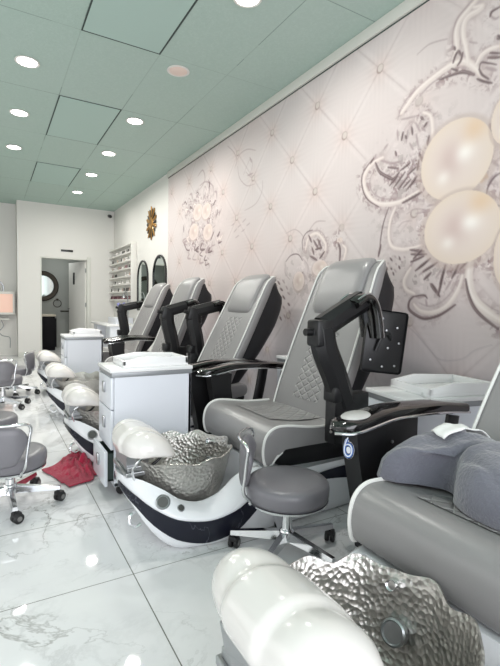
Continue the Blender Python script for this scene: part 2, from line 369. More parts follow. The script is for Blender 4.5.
rl = bpy.data.lights.new('restroom_fill', 'AREA'); rl.size = .5; rl.energy = 5; rl.color = (.95, 1, .97)  # added area light without a fitting, brightens the restroom interior
ro = bpy.data.objects.new('restroom_fill', rl); COL.objects.link(ro); ro.location = (1.4, 11.3, 2.43)
MURAL_STROKES = [
    ('I', 0.035, [(2.17, 2.46), (2.12, 2.5), (2.03, 2.56), (1.88, 2.6), (1.79, 2.61), (1.71, 2.59), (1.64, 2.52), (1.58, 2.44)]),
    ('D', 0.02, [(1.88, 2.56), (1.78, 2.55), (1.73, 2.54), (1.69, 2.52), (1.65, 2.49)]),
    ('D', 0.012, [(1.63, 2.46), (1.59, 2.43), (1.54, 2.4)]),
    ('M', 0.012, [(2.0, 2.53), (1.94, 2.56), (1.88, 2.57)]),
    ('M', 0.01, [(2.2, 2.43), (2.17, 2.5), (2.09, 2.56), (1.96, 2.6), (1.84, 2.63)]),
    ('I', 0.03, [(1.79, 2.64), (1.77, 2.7), (1.78, 2.78), (1.76, 2.84), (1.7, 2.88), (1.64, 2.91)]),
    ('M', 0.012, [(1.8, 2.7), (1.8, 2.79), (1.78, 2.86), (1.72, 2.9), (1.66, 2.93)]),
    ('I', 0.028, [(1.69, 2.57), (1.71, 2.67), (1.73, 2.74), (1.73, 2.81), (1.7, 2.84), (1.64, 2.84), (1.62, 2.85), (1.67, 2.87)]),
    ('M', 0.008, [(1.75, 2.7), (1.74, 2.78), (1.72, 2.83), (1.66, 2.84), (1.62, 2.84)]),
    ('D', 0.016, [(1.79, 2.62), (1.78, 2.65), (1.76, 2.67), (1.74, 2.64)]),
    ('D', 0.014, [(1.73, 2.65), (1.74, 2.61), (1.76, 2.59)]),
    ('D', 0.01, [(1.8, 2.59), (1.76, 2.56)]),
    ('D', 0.014, [(1.79, 2.71), (1.78, 2.69)]),
    ('I', 0.02, [(1.64, 2.54), (1.61, 2.58), (1.56, 2.59), (1.51, 2.58)]),
    ('D', 0.008, [(1.62, 2.51), (1.61, 2.54), (1.57, 2.52), (1.52, 2.49)]),
    ('D', 0.012, [(1.62, 2.51), (1.6, 2.47), (1.56, 2.43)]),
    ('D', 0.016, [(1.57, 2.55), (1.5, 2.52)]),
    ('D', 0.01, [(1.56, 2.57), (1.5, 2.54)]),
    ('M', 0.02, [(1.58, 2.5), (1.52, 2.46)]),
    ('D', 0.014, [(1.57, 2.77), (1.56, 2.79), (1.52, 2.79)]),
    ('M', 0.012, [(1.57, 2.77), (1.54, 2.74), (1.52, 2.74)]),
    ('D', 0.02, [(1.52, 2.64), (1.51, 2.62)]),
    ('M', 0.008, [(2.06, 2.79), (1.98, 2.81), (1.91, 2.8), (1.84, 2.78)]),
    ('M', 0.008, [(1.69, 2.69), (1.64, 2.66)]),
    ('D', 0.016, [(2.13, 2.3), (2.12, 2.28)]),
    ('D', 0.016, [(2.01, 2.38), (1.99, 2.36)]),
    ('D', 0.016, [(1.96, 2.33), (1.98, 2.31)]),
    ('D', 0.016, [(1.94, 2.24), (1.95, 2.19)]),
    ('D', 0.016, [(2.01, 2.15), (1.98, 2.1), (1.94, 2.1)]),
    ('D', 0.016, [(2.01, 2.11), (2.02, 2.05)]),
    ('D', 0.016, [(2.08, 2.34), (2.07, 2.29)]),
    ('D', 0.016, [(2.15, 2.33), (2.16, 2.28)]),
    ('D', 0.016, [(1.96, 2.07), (1.98, 2.05)]),
    ('D', 0.016, [(1.91, 2.1), (1.92, 2.06)]),
    ('D', 0.016, [(2.21, 2.22), (2.2, 2.19)]),
    ('D', 0.016, [(2.41, 2.23), (2.44, 2.2)]),
    ('M', 0.014, [(2.17, 2.42), (2.12, 2.41), (2.05, 2.4)]),
    ('M', 0.014, [(2.2, 2.36), (2.19, 2.29)]),
    ('M', 0.014, [(2.11, 2.33), (2.12, 2.25)]),
    ('M', 0.014, [(2.05, 2.36), (2.01, 2.29)]),
    ('M', 0.014, [(2.28, 2.29), (2.32, 2.26)]),
    ('M', 0.014, [(2.39, 2.25), (2.41, 2.2)]),
    ('M', 0.014, [(2.04, 2.28), (2.02, 2.2)]),
    ('M', 0.014, [(2.09, 2.24), (2.06, 2.19)]),
    ('M', 0.014, [(2.0, 2.31), (1.97, 2.28)]),
    ('M', 0.014, [(1.92, 2.03), (1.95, 2.0)]),
    ('M', 0.014, [(2.24, 2.15), (2.18, 2.12)]),
    ('M', 0.014, [(2.05, 2.04), (2.02, 2.01)]),
    ('M', 0.014, [(2.0, 2.01), (1.97, 1.98)]),
    ('I', 0.02, [(1.99, 2.4), (1.93, 2.35), (1.91, 2.21), (1.91, 2.11), (1.83, 2.06), (1.76, 2.08)]),
    ('M', 0.006, [(1.85, 2.05), (1.78, 2.06), (1.74, 2.08)]),
    ('I', 0.03, [(2.32, 2.21), (2.43, 2.19), (2.5, 2.11), (2.47, 2.0), (2.36, 1.9), (2.17, 1.87), (2.0, 1.91)]),
    ('D', 0.009, [(2.43, 2.22), (2.52, 2.14), (2.51, 2.03), (2.45, 1.94), (2.34, 1.87)]),
    ('M', 0.008, [(2.39, 2.15), (2.44, 2.08), (2.41, 1.99), (2.3, 1.92), (2.16, 1.9)]),
    ('D', 0.022, [(2.39, 2.19), (2.35, 2.12), (2.28, 2.07), (2.22, 2.04), (2.17, 2.07)]),
    ('M', 0.016, [(2.35, 2.2), (2.24, 2.15), (2.15, 2.14)]),
    ('D', 0.018, [(2.13, 1.86), (2.05, 1.88), (1.98, 1.9)]),
    ('D', 0.014, [(2.25, 2.0), (2.18, 2.05)]),
    ('D', 0.014, [(2.21, 1.98), (2.12, 2.06)]),
    ('D', 0.014, [(2.17, 1.96), (2.1, 2.02)]),
    ('D', 0.014, [(2.13, 1.96), (2.07, 2.0)]),
    ('D', 0.014, [(2.1, 1.94), (2.04, 1.99)]),
    ('D', 0.014, [(2.16, 2.08), (2.08, 2.11)]),
    ('D', 0.014, [(2.09, 2.04), (2.03, 2.07)]),
    ('D', 0.014, [(2.06, 1.97), (2.02, 2.01)]),
    ('D', 0.014, [(2.27, 2.13), (2.18, 2.1)]),
    ('M', 0.012, [(2.23, 1.99), (2.16, 2.06)]),
    ('M', 0.012, [(2.19, 1.96), (2.1, 2.03)]),
    ('M', 0.012, [(2.3, 2.03), (2.24, 2.06)]),
    ('M', 0.012, [(2.07, 2.13), (2.04, 2.08)]),
    ('D', 0.009, [(2.25, 1.85), (2.29, 1.76), (2.31, 1.67), (2.32, 1.58)]),
    ('I', 0.018, [(2.19, 1.84), (2.23, 1.76), (2.24, 1.66), (2.21, 1.58), (2.12, 1.55), (2.04, 1.55), (1.96, 1.56)]),
    ('D', 0.018, [(2.31, 1.6), (2.33, 1.52)]),
    ('M', 0.006, [(2.19, 1.82), (2.22, 1.75), (2.23, 1.65), (2.2, 1.6)]),
    ('M', 0.006, [(2.09, 1.78), (2.03, 1.8), (1.97, 1.79), (1.93, 1.77)]),
    ('M', 0.01, [(2.02, 1.77), (1.96, 1.77)]),
    ('M', 0.006, [(2.16, 1.7), (2.12, 1.73), (2.05, 1.73)]),
    ('M', 0.012, [(2.24, 1.47), (2.23, 1.46)]),
    ('D', 0.012, [(2.22, 1.5), (2.2, 1.48)]),
    ('M', 0.012, [(2.18, 1.51), (2.17, 1.5)]),
    ('D', 0.012, [(2.14, 1.5), (2.13, 1.48)]),
    ('M', 0.012, [(2.12, 1.47), (2.11, 1.46)]),
    ('D', 0.012, [(2.14, 1.44), (2.13, 1.42)]),
    ('M', 0.012, [(2.18, 1.42), (2.16, 1.4)]),
    ('D', 0.012, [(2.21, 1.43), (2.2, 1.42)]),
    ('M', 0.012, [(2.17, 1.46), (2.16, 1.45)]),
    ('D', 0.012, [(2.25, 1.44), (2.24, 1.42)]),
    ('M', 0.012, [(2.1, 1.5), (2.09, 1.49)]),
    ('D', 0.012, [(2.19, 1.4), (2.18, 1.38)]),
    ('D', 0.017, [(2.05, 1.54), (1.94, 1.52)]),
    ('D', 0.017, [(2.04, 1.51), (1.92, 1.5)]),
    ('D', 0.017, [(2.04, 1.46), (1.94, 1.49)]),
    ('D', 0.017, [(2.02, 1.48), (1.96, 1.53)]),
    ('D', 0.017, [(2.0, 1.4), (1.89, 1.47)]),
    ('D', 0.017, [(1.94, 1.39), (1.84, 1.44)]),
    ('D', 0.017, [(1.93, 1.34), (1.88, 1.38)]),
    ('D', 0.017, [(1.87, 1.31), (1.81, 1.23)]),
    ('D', 0.017, [(1.82, 1.24), (1.79, 1.38)]),
    ('D', 0.017, [(1.81, 1.31), (1.78, 1.42)]),
    ('D', 0.017, [(1.73, 1.34), (1.69, 1.42)]),
    ('D', 0.017, [(1.68, 1.39), (1.63, 1.44)]),
    ('D', 0.017, [(1.88, 1.31), (1.84, 1.26)]),
    ('D', 0.017, [(1.97, 1.42), (1.92, 1.45)]),
    ('M', 0.015, [(2.06, 1.41), (2.02, 1.46)]),
    ('M', 0.015, [(1.77, 1.27), (1.73, 1.33)]),
    ('M', 0.015, [(1.71, 1.36), (1.67, 1.42)]),
    ('M', 0.015, [(2.03, 1.56), (1.97, 1.55)]),
    ('M', 0.015, [(1.84, 1.35), (1.81, 1.39)]),
    ('M', 0.015, [(1.97, 1.37), (1.91, 1.41)]),
    ('M', 0.015, [(1.91, 1.21), (1.9, 1.17)]),
    ('M', 0.015, [(1.97, 1.22), (1.91, 1.24)]),
    ('M', 0.015, [(1.76, 1.37), (1.74, 1.41)]),
    ('D', 0.018, [(2.01, 1.23), (2.04, 1.2), (2.04, 1.15), (1.98, 1.11), (1.91, 1.09), (1.82, 1.11), (1.76, 1.14), (1.7, 1.18)]),
    ('I', 0.022, [(2.0, 1.18), (1.95, 1.14), (1.86, 1.13), (1.76, 1.17), (1.69, 1.26), (1.66, 1.35)]),
    ('D', 0.01, [(2.01, 1.23), (1.93, 1.24), (1.9, 1.22)]),
    ('M', 0.008, [(1.96, 1.19), (1.88, 1.17), (1.79, 1.2), (1.72, 1.27), (1.69, 1.35)]),
    ('I', 0.02, [(2.04, 1.42), (2.09, 1.34), (2.07, 1.28), (2.0, 1.25)]),
    ('M', 0.006, [(2.08, 1.4), (2.1, 1.32), (2.08, 1.26)]),
    ('I', 0.05, [(1.61, 1.45), (1.62, 1.37), (1.61, 1.27), (1.56, 1.19), (1.48, 1.13), (1.41, 1.09)]),
    ('D', 0.018, [(1.64, 1.33), (1.62, 1.25), (1.58, 1.17), (1.52, 1.11), (1.43, 1.05)]),
    ('M', 0.007, [(1.58, 1.42), (1.6, 1.32), (1.57, 1.24), (1.5, 1.18), (1.42, 1.14)]),
    ('M', 0.018, [(1.54, 1.9), (1.56, 1.88)]),
    ('M', 0.018, [(1.52, 1.98), (1.48, 1.94)]),
    ('M', 0.018, [(1.53, 1.86), (1.51, 1.89)]),
    ('M', 0.018, [(1.53, 1.81), (1.5, 1.76)]),
    ('M', 0.018, [(1.49, 1.9), (1.53, 1.84)]),
    ('M', 0.018, [(1.59, 1.83), (1.66, 1.85)]),
    ('D', 0.008, [(1.54, 1.79), (1.53, 1.84), (1.5, 1.88), (1.46, 1.9)]),
    ('D', 0.02, [(1.54, 2.18), (1.53, 2.11)]),
    ('D', 0.01, [(1.63, 2.22), (1.59, 2.19), (1.54, 2.15)]),
    ('D', 0.008, [(1.53, 1.78), (1.51, 1.74), (1.46, 1.72)]),
    ('G', 0.03, [(1.57, 1.92), (1.54, 1.89)]),
    ('G', 0.03, [(1.56, 1.88), (1.58, 1.88)]),
    ('G', 0.03, [(1.49, 1.71), (1.45, 1.63)]),
    ('G', 0.03, [(1.54, 2.09), (1.52, 2.03)]),
    ('D', 0.008, [(3.23, 1.65), (3.24, 1.74), (3.18, 1.8), (3.1, 1.81)]),
    ('M', 0.008, [(3.17, 1.79), (3.06, 1.87), (2.93, 1.86)]),
    ('M', 0.008, [(3.14, 1.8), (3.0, 1.79), (2.91, 1.7), (2.89, 1.6), (2.96, 1.54), (3.1, 1.56), (3.15, 1.64)]),
    ('I', 0.02, [(3.19, 1.65), (3.15, 1.75), (3.03, 1.77), (2.92, 1.67), (2.94, 1.58)]),
    ('D', 0.02, [(3.08, 1.72), (3.02, 1.65)]),
    ('D', 0.02, [(3.02, 1.72), (2.97, 1.64)]),
    ('D', 0.02, [(3.05, 1.64), (2.97, 1.65)]),
    ('D', 0.02, [(3.1, 1.66), (3.07, 1.6)]),
    ('D', 0.02, [(3.15, 1.77), (3.11, 1.71)]),
    ('D', 0.02, [(2.99, 1.56), (2.93, 1.61)]),
    ('D', 0.02, [(3.12, 1.59), (3.03, 1.55)]),
    ('D', 0.022, [(2.77, 1.67), (2.74, 1.61), (2.74, 1.51)]),
    ('I', 0.014, [(2.71, 1.64), (2.67, 1.6), (2.7, 1.51)]),
    ('D', 0.008, [(3.49, 1.57), (3.41, 1.62), (3.3, 1.62), (3.23, 1.56)]),
    ('M', 0.007, [(3.49, 1.57), (3.5, 1.47), (3.42, 1.4)]),
    ('M', 0.007, [(3.23, 1.58), (3.15, 1.51), (3.15, 1.44)]),
    ('M', 0.006, [(3.5, 1.83), (3.36, 1.85), (3.24, 1.78), (3.19, 1.68)]),
    ('M', 0.006, [(2.74, 1.49), (2.65, 1.51), (2.57, 1.48)]),
    ('D', 0.02, [(3.62, 1.39), (3.58, 1.36)]),
    ('M', 0.02, [(3.54, 1.4), (3.5, 1.37)]),
    ('M', 0.02, [(3.48, 1.34), (3.45, 1.31)]),
    ('D', 0.02, [(3.57, 1.32), (3.53, 1.3)]),
    ('M', 0.02, [(3.65, 1.34), (3.62, 1.31)]),
    ('M', 0.02, [(3.45, 1.28), (3.41, 1.26)]),
    ('D', 0.02, [(3.53, 1.25), (3.49, 1.22)]),
    ('M', 0.02, [(3.61, 1.19), (3.58, 1.16)]),
    ('M', 0.02, [(3.52, 1.15), (3.49, 1.13)]),
    ('D', 0.02, [(3.44, 1.18), (3.41, 1.16)]),
    ('M', 0.02, [(3.5, 1.07), (3.47, 1.04)]),
    ('M', 0.02, [(3.42, 1.11), (3.39, 1.08)]),
    ('D', 0.02, [(3.57, 1.05), (3.54, 1.02)]),
    ('M', 0.01, [(4.73, 2.99), (4.58, 2.88), (4.5, 2.77), (4.55, 2.7)]),
    ('M', 0.009, [(4.5, 2.77), (4.41, 2.82), (4.26, 2.82), (4.09, 2.76)]),
    ('M', 0.009, [(4.48, 2.7), (4.43, 2.56), (4.27, 2.44), (4.1, 2.42)]),
    ('M', 0.006, [(4.34, 2.57), (4.21, 2.7), (4.15, 2.64), (4.2, 2.53)]),
    ('M', 0.008, [(3.94, 2.42), (3.95, 2.31), (4.07, 2.21), (4.3, 2.18)]),
    ('M', 0.008, [(4.29, 2.59), (4.16, 2.5), (4.08, 2.54)]),
    ('M', 0.02, [(4.21, 2.72), (4.17, 2.66)]),
    ('M', 0.02, [(4.25, 2.54), (4.14, 2.54)]),
    ('M', 0.012, [(4.54, 1.98), (4.47, 2.01)]),
    ('M', 0.012, [(4.45, 2.02), (4.38, 2.04)]),
    ('M', 0.012, [(4.34, 2.06), (4.27, 2.09)]),
    ('M', 0.012, [(4.5, 1.91), (4.42, 1.93)]),
    ('M', 0.012, [(4.36, 1.96), (4.29, 1.98)]),
    ('M', 0.012, [(4.25, 2.01), (4.18, 2.03)]),
    ('M', 0.012, [(4.6, 2.06), (4.53, 2.08)]),
    ('C', 0.006, [(2.09, 1.05), (1.99, 1.0), (1.86, 0.89), (1.78, 0.84), (1.64, 0.86), (1.56, 0.92), (1.46, 0.96)]),
    ('M', 0.014, [(5.37, 1.93), (5.46, 1.94), (5.42, 1.97)]),
    ('M', 0.03, [(5.99, 1.97), (6.05, 2.03), (5.93, 2.04)]),
    ('M', 0.014, [(5.85, 2.37), (5.89, 2.41), (5.81, 2.41)]),
    ('M', 0.018, [(5.14, 2.61), (5.14, 2.58), (5.14, 2.55)]),
    ('M', 0.03, [(5.86, 2.66), (5.8, 2.66), (5.76, 2.59)]),
    ('M', 0.014, [(5.65, 1.93), (5.75, 1.95), (5.69, 1.99)]),
    ('M', 0.018, [(4.87, 2.3), (4.91, 2.26), (4.95, 2.27)]),
    ('D', 0.018, [(6.06, 2.58), (6.03, 2.6), (5.96, 2.55)]),
    ('M', 0.014, [(5.83, 2.53), (5.85, 2.57), (5.76, 2.55)]),
    ('D', 0.03, [(4.91, 2.03), (4.94, 2.0), (4.97, 1.99)]),
    ('M', 0.03, [(5.8, 1.78), (5.91, 1.8), (5.85, 1.85)]),
    ('M', 0.03, [(5.71, 2.53), (5.69, 2.56), (5.61, 2.52)]),
    ('M', 0.018, [(6.1, 2.54), (6.14, 2.58), (6.05, 2.57)]),
    ('M', 0.018, [(5.37, 2.66), (5.34, 2.66), (5.31, 2.61)]),
    ('M', 0.03, [(5.74, 2.2), (5.78, 2.26), (5.66, 2.26)]),
    ('M', 0.03, [(5.63, 2.58), (5.61, 2.6), (5.55, 2.56)]),
    ('M', 0.03, [(6.02, 2.0), (6.1, 2.06), (5.98, 2.08)]),
    ('M', 0.018, [(5.23, 1.84), (5.3, 1.82), (5.3, 1.85)]),
    ('M', 0.018, [(5.85, 2.46), (5.85, 2.5), (5.77, 2.47)]),
    ('M', 0.014, [(5.88, 2.48), (5.91, 2.53), (5.78, 2.52)]),
    ('I', 0.014, [(4.89, 1.98), (4.96, 1.94), (4.99, 1.97)]),
    ('I', 0.018, [(5.97, 2.44), (6.0, 2.48), (5.92, 2.47)]),
    ('M', 0.018, [(5.35, 2.59), (5.33, 2.56), (5.35, 2.52)]),
    ('D', 0.014, [(5.7, 2.12), (5.77, 2.16), (5.68, 2.18)]),
    ('M', 0.014, [(5.75, 2.27), (5.81, 2.32), (5.72, 2.32)]),
    ('M', 0.03, [(5.78, 2.1), (5.89, 2.16), (5.78, 2.2)]),
    ('M', 0.018, [(5.03, 1.89), (5.12, 1.89), (5.1, 1.94)]),
    ('M', 0.018, [(5.79, 2.01), (5.84, 2.06), (5.73, 2.07)]),
    ('D', 0.03, [(5.54, 1.85), (5.62, 1.88), (5.54, 1.92)]),
    ('D', 0.018, [(5.26, 1.72), (5.35, 1.73), (5.3, 1.78)]),
    ('M', 0.018, [(4.84, 1.91), (4.92, 1.9), (4.92, 1.94)]),
    ('M', 0.014, [(5.14, 2.35), (5.16, 2.31), (5.19, 2.3)]),
    ('D', 0.014, [(5.62, 2.63), (5.58, 2.64), (5.54, 2.59)]),
    ('M', 0.014, [(5.3, 2.51), (5.26, 2.5), (5.24, 2.44)]),
    ('M', 0.014, [(5.92, 1.98), (6.01, 2.01), (5.92, 2.04)]),
    ('D', 0.03, [(5.12, 1.82), (5.22, 1.82), (5.19, 1.87)]),
    ('I', 0.018, [(5.74, 2.16), (5.79, 2.2), (5.7, 2.2)]),
    ('I', 0.014, [(5.72, 2.46), (5.7, 2.5), (5.61, 2.47)]),
    ('D', 0.018, [(5.53, 1.89), (5.66, 1.89), (5.63, 1.96)]),
    ('D', 0.014, [(5.21, 1.67), (5.31, 1.66), (5.3, 1.71)]),
    ('D', 0.018, [(4.86, 1.91), (4.93, 1.9), (4.92, 1.92)]),
    ('M', 0.03, [(5.06, 2.54), (5.01, 2.52), (5.0, 2.45)]),
    ('M', 0.018, [(5.6, 1.75), (5.73, 1.77), (5.66, 1.84)]),
    ('M', 0.018, [(5.16, 2.4), (5.13, 2.38), (5.13, 2.33)]),
    ('M', 0.014, [(6.12, 2.48), (6.13, 2.51), (6.05, 2.48)]),
    ('M', 0.03, [(5.93, 2.42), (5.93, 2.46), (5.84, 2.42)]),
    ('M', 0.03, [(5.37, 1.7), (5.49, 1.7), (5.46, 1.76)]),
    ('I', 0.018, [(4.83, 1.98), (4.89, 1.94), (4.92, 1.96)]),
    ('D', 0.014, [(4.98, 2.31), (4.97, 2.27), (5.0, 2.24)]),
    ('D', 0.014, [(5.4, 1.78), (5.49, 1.81), (5.41, 1.85)]),
    ('M', 0.014, [(5.9, 2.6), (5.89, 2.62), (5.82, 2.58)]),
    ('D', 0.03, [(5.84, 2.46), (5.84, 2.49), (5.77, 2.46)]),
    ('M', 0.014, [(5.08, 2.29), (5.1, 2.26), (5.12, 2.24)]),
    ('M', 0.014, [(5.86, 2.56), (5.84, 2.57), (5.79, 2.53)]),
    ('M', 0.014, [(5.12, 1.83), (5.2, 1.82), (5.2, 1.86)]),
    ('M', 0.03, [(5.17, 1.84), (5.26, 1.85), (5.22, 1.89)]),
    ('M', 0.018, [(5.89, 2.03), (5.93, 2.09), (5.82, 2.09)]),
    ('D', 0.03, [(5.34, 1.86), (5.47, 1.88), (5.42, 1.95)]),
    ('M', 0.018, [(5.95, 1.98), (6.05, 2.02), (5.96, 2.06)]),
    ('M', 0.018, [(5.19, 1.82), (5.3, 1.82), (5.26, 1.87)]),
    ('M', 0.03, [(4.92, 2.28), (4.92, 2.26), (4.93, 2.23)]),
    ('D', 0.03, [(5.24, 2.7), (5.22, 2.67), (5.23, 2.62)]),
    ('M', 0.014, [(5.36, 2.51), (5.33, 2.51), (5.3, 2.46)]),
    ('I', 0.018, [(5.86, 2.01), (5.94, 2.07), (5.83, 2.1)]),
    ('M', 0.014, [(5.03, 2.13), (5.08, 2.11), (5.08, 2.12)]),
    ('M', 0.03, [(5.17, 2.0), (5.26, 2.01), (5.23, 2.05)]),
    ('M', 0.03, [(5.13, 1.88), (5.2, 1.85), (5.22, 1.87)]),
    ('D', 0.014, [(5.62, 2.06), (5.67, 2.09), (5.59, 2.11)]),
    ('M', 0.018, [(5.31, 1.87), (5.4, 1.88), (5.37, 1.92)]),
    ('M', 0.018, [(5.97, 2.35), (6.02, 2.4), (5.92, 2.4)]),
    ('D', 0.025, [(6.07, 2.18), (6.07, 2.27)]),
    ('D', 0.018, [(6.06, 2.02), (5.95, 1.92), (5.84, 1.9)]),
    ('D', 0.02, [(5.11, 2.38), (5.03, 2.43)]),
    ('D', 0.02, [(5.16, 1.96), (5.07, 2.05)]),
    ('M', 0.02, [(5.52, 2.71), (5.33, 2.72), (5.12, 2.62), (5.09, 2.49)]),
    ('M', 0.018, [(5.59, 2.85), (5.43, 2.89), (5.36, 2.75), (5.52, 2.66)]),
]
MURAL_PEARLS = [('P', 1.75, 2.042, 0.243, 0.237), ('P', 1.695, 1.634, 0.252, 0.215), ('P', 1.436, 2.178, 0.097, 0.138), ('P', 1.38, 1.448, 0.1, 0.186), ('Y', 5.577, 2.38, 0.184, 0.125), ('Y', 5.302, 2.347, 0.17, 0.12), ('Y', 5.704, 2.134, 0.191, 0.129), ('Y', 5.25, 2.075, 0.167, 0.12), ('I', 2.987, 1.479, 0.099, 0.067), ('I', 3.28, 1.381, 0.083, 0.086), ('I', 2.748, 1.685, 0.035, 0.02)]
# ------------------------------------------------------------------ printed wall mural: tufted satin with pearls and scrolls
def build_mural():
    ys = [0.3]
    while ys[-1] < 6.72: ys.append(min(6.73, ys[-1] + (0.02 if ys[-1] < 1.2 else 0.0048 + max(0, ys[-1] - 1.4) * 0.0016)))
    ys = np.array(ys); zs = np.concatenate([np.arange(0.1, 0.7, 0.03), np.arange(0.7, 3.09, 0.0068), [3.09]])
    Y, Z = np.meshgrid(ys, zs, indexing='ij')
    rng = np.random.RandomState(3)
    def fbm(sc, seed, oc=4):
        nonlocal Y, Z
        out = np.zeros_like(Y); amp = 1; r = np.random.RandomState(seed)
        for o in range(oc):
            g = r.rand(64, 64); u = (Y * sc) % 63; v = (Z * sc) % 63
            i = u.astype(int); j = v.astype(int); fu = u - i; fv = v - j
            fu = fu * fu * (3 - 2 * fu); fv = fv * fv * (3 - 2 * fv)
            out += amp * (g[i, j] * (1 - fu) * (1 - fv) + g[i + 1, j] * fu * (1 - fv) + g[i, j + 1] * (1 - fu) * fv + g[i + 1, j + 1] * fu * fv - .5)
            sc *= 2.03; amp *= .5
        return out
    C = np.zeros(Y.shape + (3,)); C[:] = (210, 197, 194)
    C += (fbm(0.9, 1) * 10)[..., None]; C += (fbm(0.6, 2)[..., None]) * np.array([10, 2, 0])
    C[..., 2] += np.clip((1.4 - Z) * 8, 0, 6); C[..., 0] -= np.clip((1.2 - Z) * 8, 0, 8)
    ornd = np.full(Y.shape, 9.0)
    def near(pts, r):
        ya = [p[0] for p in pts]; za = [p[1] for p in pts]
        s = np.s_[np.searchsorted(ys, min(ya) - .3):np.searchsorted(ys, max(ya) + .3) + 1, np.searchsorted(zs, min(za) - .3):np.searchsorted(zs, max(za) + .3) + 1]
        if ornd[s].size == 0: return
        for (ay, az), (by, bz_) in zip(pts, pts[1:]):
            L2 = (by - ay) ** 2 + (bz_ - az) ** 2 + 1e-12
            t = np.clip(((Y[s] - ay) * (by - ay) + (Z[s] - az) * (bz_ - az)) / L2, 0, 1)
            ornd[s] = np.minimum(ornd[s], np.hypot(Y[s] - ay - t * (by - ay), Z[s] - az - t * (bz_ - az)) - r)
    for c, wd, pts in MURAL_STROKES:
        if c in 'DI' and wd > .0085: near(pts, 0)
    for kind, cy, cz, ry, rz in MURAL_PEARLS: near([(cy, cz), (cy + .01, cz)], ry)
    ORN = np.clip(1 - (ornd - .02) / .09, 0, 1); KEEP = 1 - .9 * ORN
    # tufting: diamond lattice with puffed satin
    a = 0.35; bz = 0.355
    p = (Y - 3.08) / a + (Z - 2.84) / bz; q = (Y - 3.08) / a - (Z - 2.84) / bz
    dp = np.abs((p / 2 + .5) % 1 - .5) * 2; dq = np.abs((q / 2 + .5) % 1 - .5) * 2
    crease = np.minimum(dp, dq)
    wob = fbm(6, 8) * 0.03
    C -= (KEEP * np.clip(1 - (crease + wob) / 0.035, 0, 1) * 12)[..., None] * np.array([1, 1.15, 1.1])
    C += (np.exp(-((crease - 0.11) / 0.06) ** 2) * 4)[..., None]
    fold = np.sin((dp - dq) * 26 + fbm(3, 5) * 5) * np.exp(-np.maximum(dp, dq) * 2.2)
    C += (KEEP * fold * 5)[..., None]
    def blend(al, col):
        nonlocal C
        C = C * (1 - al[..., None]) + np.array(col) * al[..., None]
    for mrow in range(-8, 3):
        z0 = 2.84 + mrow * bz
        for k in range(-6, 8):
            y0 = 3.08 + k * 2 * a + (a if mrow % 2 else 0)
            d = np.hypot(Y - y0, Z - z0)
            C -= (KEEP * np.exp(-(d / 0.10) ** 2) * 9)[..., None] * np.array([.6, 1.2, 1.4])
            blend(np.clip((0.036 - d) / 0.006, 0, 1) * .8 * KEEP, (150, 132, 126)); d2 = np.hypot(Y - y0 + .003, Z - z0 - .004)
            blend(np.clip((0.028 - d2) / 0.006, 0, 1) * .9 * KEEP, (206, 196, 190))
    C0 = C.copy()
    pal = {'D': (92, 74, 76), 'M': (160, 141, 142), 'I': (221, 208, 202), 'G': (205, 172, 142), 'C': (176, 164, 168)}
    def win(y0, y1, z0, z1):
        return np.s_[np.searchsorted(ys, y0):np.searchsorted(ys, y1) + 1, np.searchsorted(zs, z0):np.searchsorted(zs, z1) + 1]
    def stroke(pts, wd, col, alpha, soft=0.004, taper=True):
        P = [(v.x, v.z) for v in smooth_path([(y, 0, z) for y, z in pts], 5)]
        ya = [p[0] for p in P]; za = [p[1] for p in P]; mg = wd + 0.04
        s = win(min(ya) - mg, max(ya) + mg, min(za) - mg, max(za) + mg)
        yy = Y[s]; zz = Z[s]
        if yy.size == 0: return
        best = np.full(yy.shape, 9.0); n = len(P) - 1
        for i in range(n):
            ay, az = P[i]; by, bz_ = P[i + 1]; L2 = (by - ay) ** 2 + (bz_ - az) ** 2 + 1e-12
            t = np.clip(((yy - ay) * (by - ay) + (zz - az) * (bz_ - az)) / L2, 0, 1)
            d = np.hypot(yy - ay - t * (by - ay), zz - az - t * (bz_ - az))
            u = (i + t) / n; wl = wd * (0.35 + 0.65 * np.sqrt(np.clip(np.sin(np.pi * np.clip(u, 0.02, 0.98)), 0, 1))) if taper else wd
            best = np.minimum(best, d - wl)
        al = np.clip(-best / soft * 0.5 + 0.5, 0, 1) * alpha
        C[s] = C[s] * (1 - al[..., None]) + np.array(col) * al[..., None]
    # jewelled ground around the ornaments: soft haze
    for (cy, cz, ry, rz, al) in ((2.05, 2.0, .45, .5, .35), (1.95, 1.35, .35, .3, .3), (5.45, 2.25, .75, .5, .35), (3.2, 1.45, .4, .3, .3)):
        d = np.hypot((Y - cy) / ry, (Z - cz) / rz); nz = fbm(18, 11)
        al_ = np.clip(1.15 - d, 0, 1) * al
        blend(al_, (200, 186, 185)); C[:] = C + (np.clip(1.1 - d, 0, 1) * np.where(nz < -.28, -34, np.where(nz > .3, 12, 0)))[..., None]
    # cut-crystal glitter close to the scrolls: broken dark facets and pale glints
    wy = fbm(7, 21) * .06; Yk, Zk = Y.copy(), Z.copy()
    Y += wy; Z += fbm(7, 22) * .06
    f1 = fbm(26, 23, 3); f2 = fbm(15, 24, 3); f3 = fbm(40, 25, 2)
    Y, Z = Yk, Zk
    jew = np.clip(1 - (ornd - .0) / .075, 0, 1) * np.clip(.5 + fbm(3.5, 26, 2) * 1.6, 0, 1)
    C -= (jew * (np.clip((np.abs(f1) - .24) / .07, 0, 1) * 66 + np.clip(1 - np.abs(f2) / .04, 0, 1) * 44))[..., None] * np.array([.9, 1.05, 1.0])
    C += (jew * np.clip((f3 - .32) / .12, 0, 1) * 26)[..., None]
    order = {'M': 0, 'I': 1, 'G': 2, 'C': 0, 'D': 3}
    for c, wd, pts in MURAL_STROKES:
        if c == 'I': stroke(pts, wd * .5 + .018, (182, 164, 162), .45, .02, False)
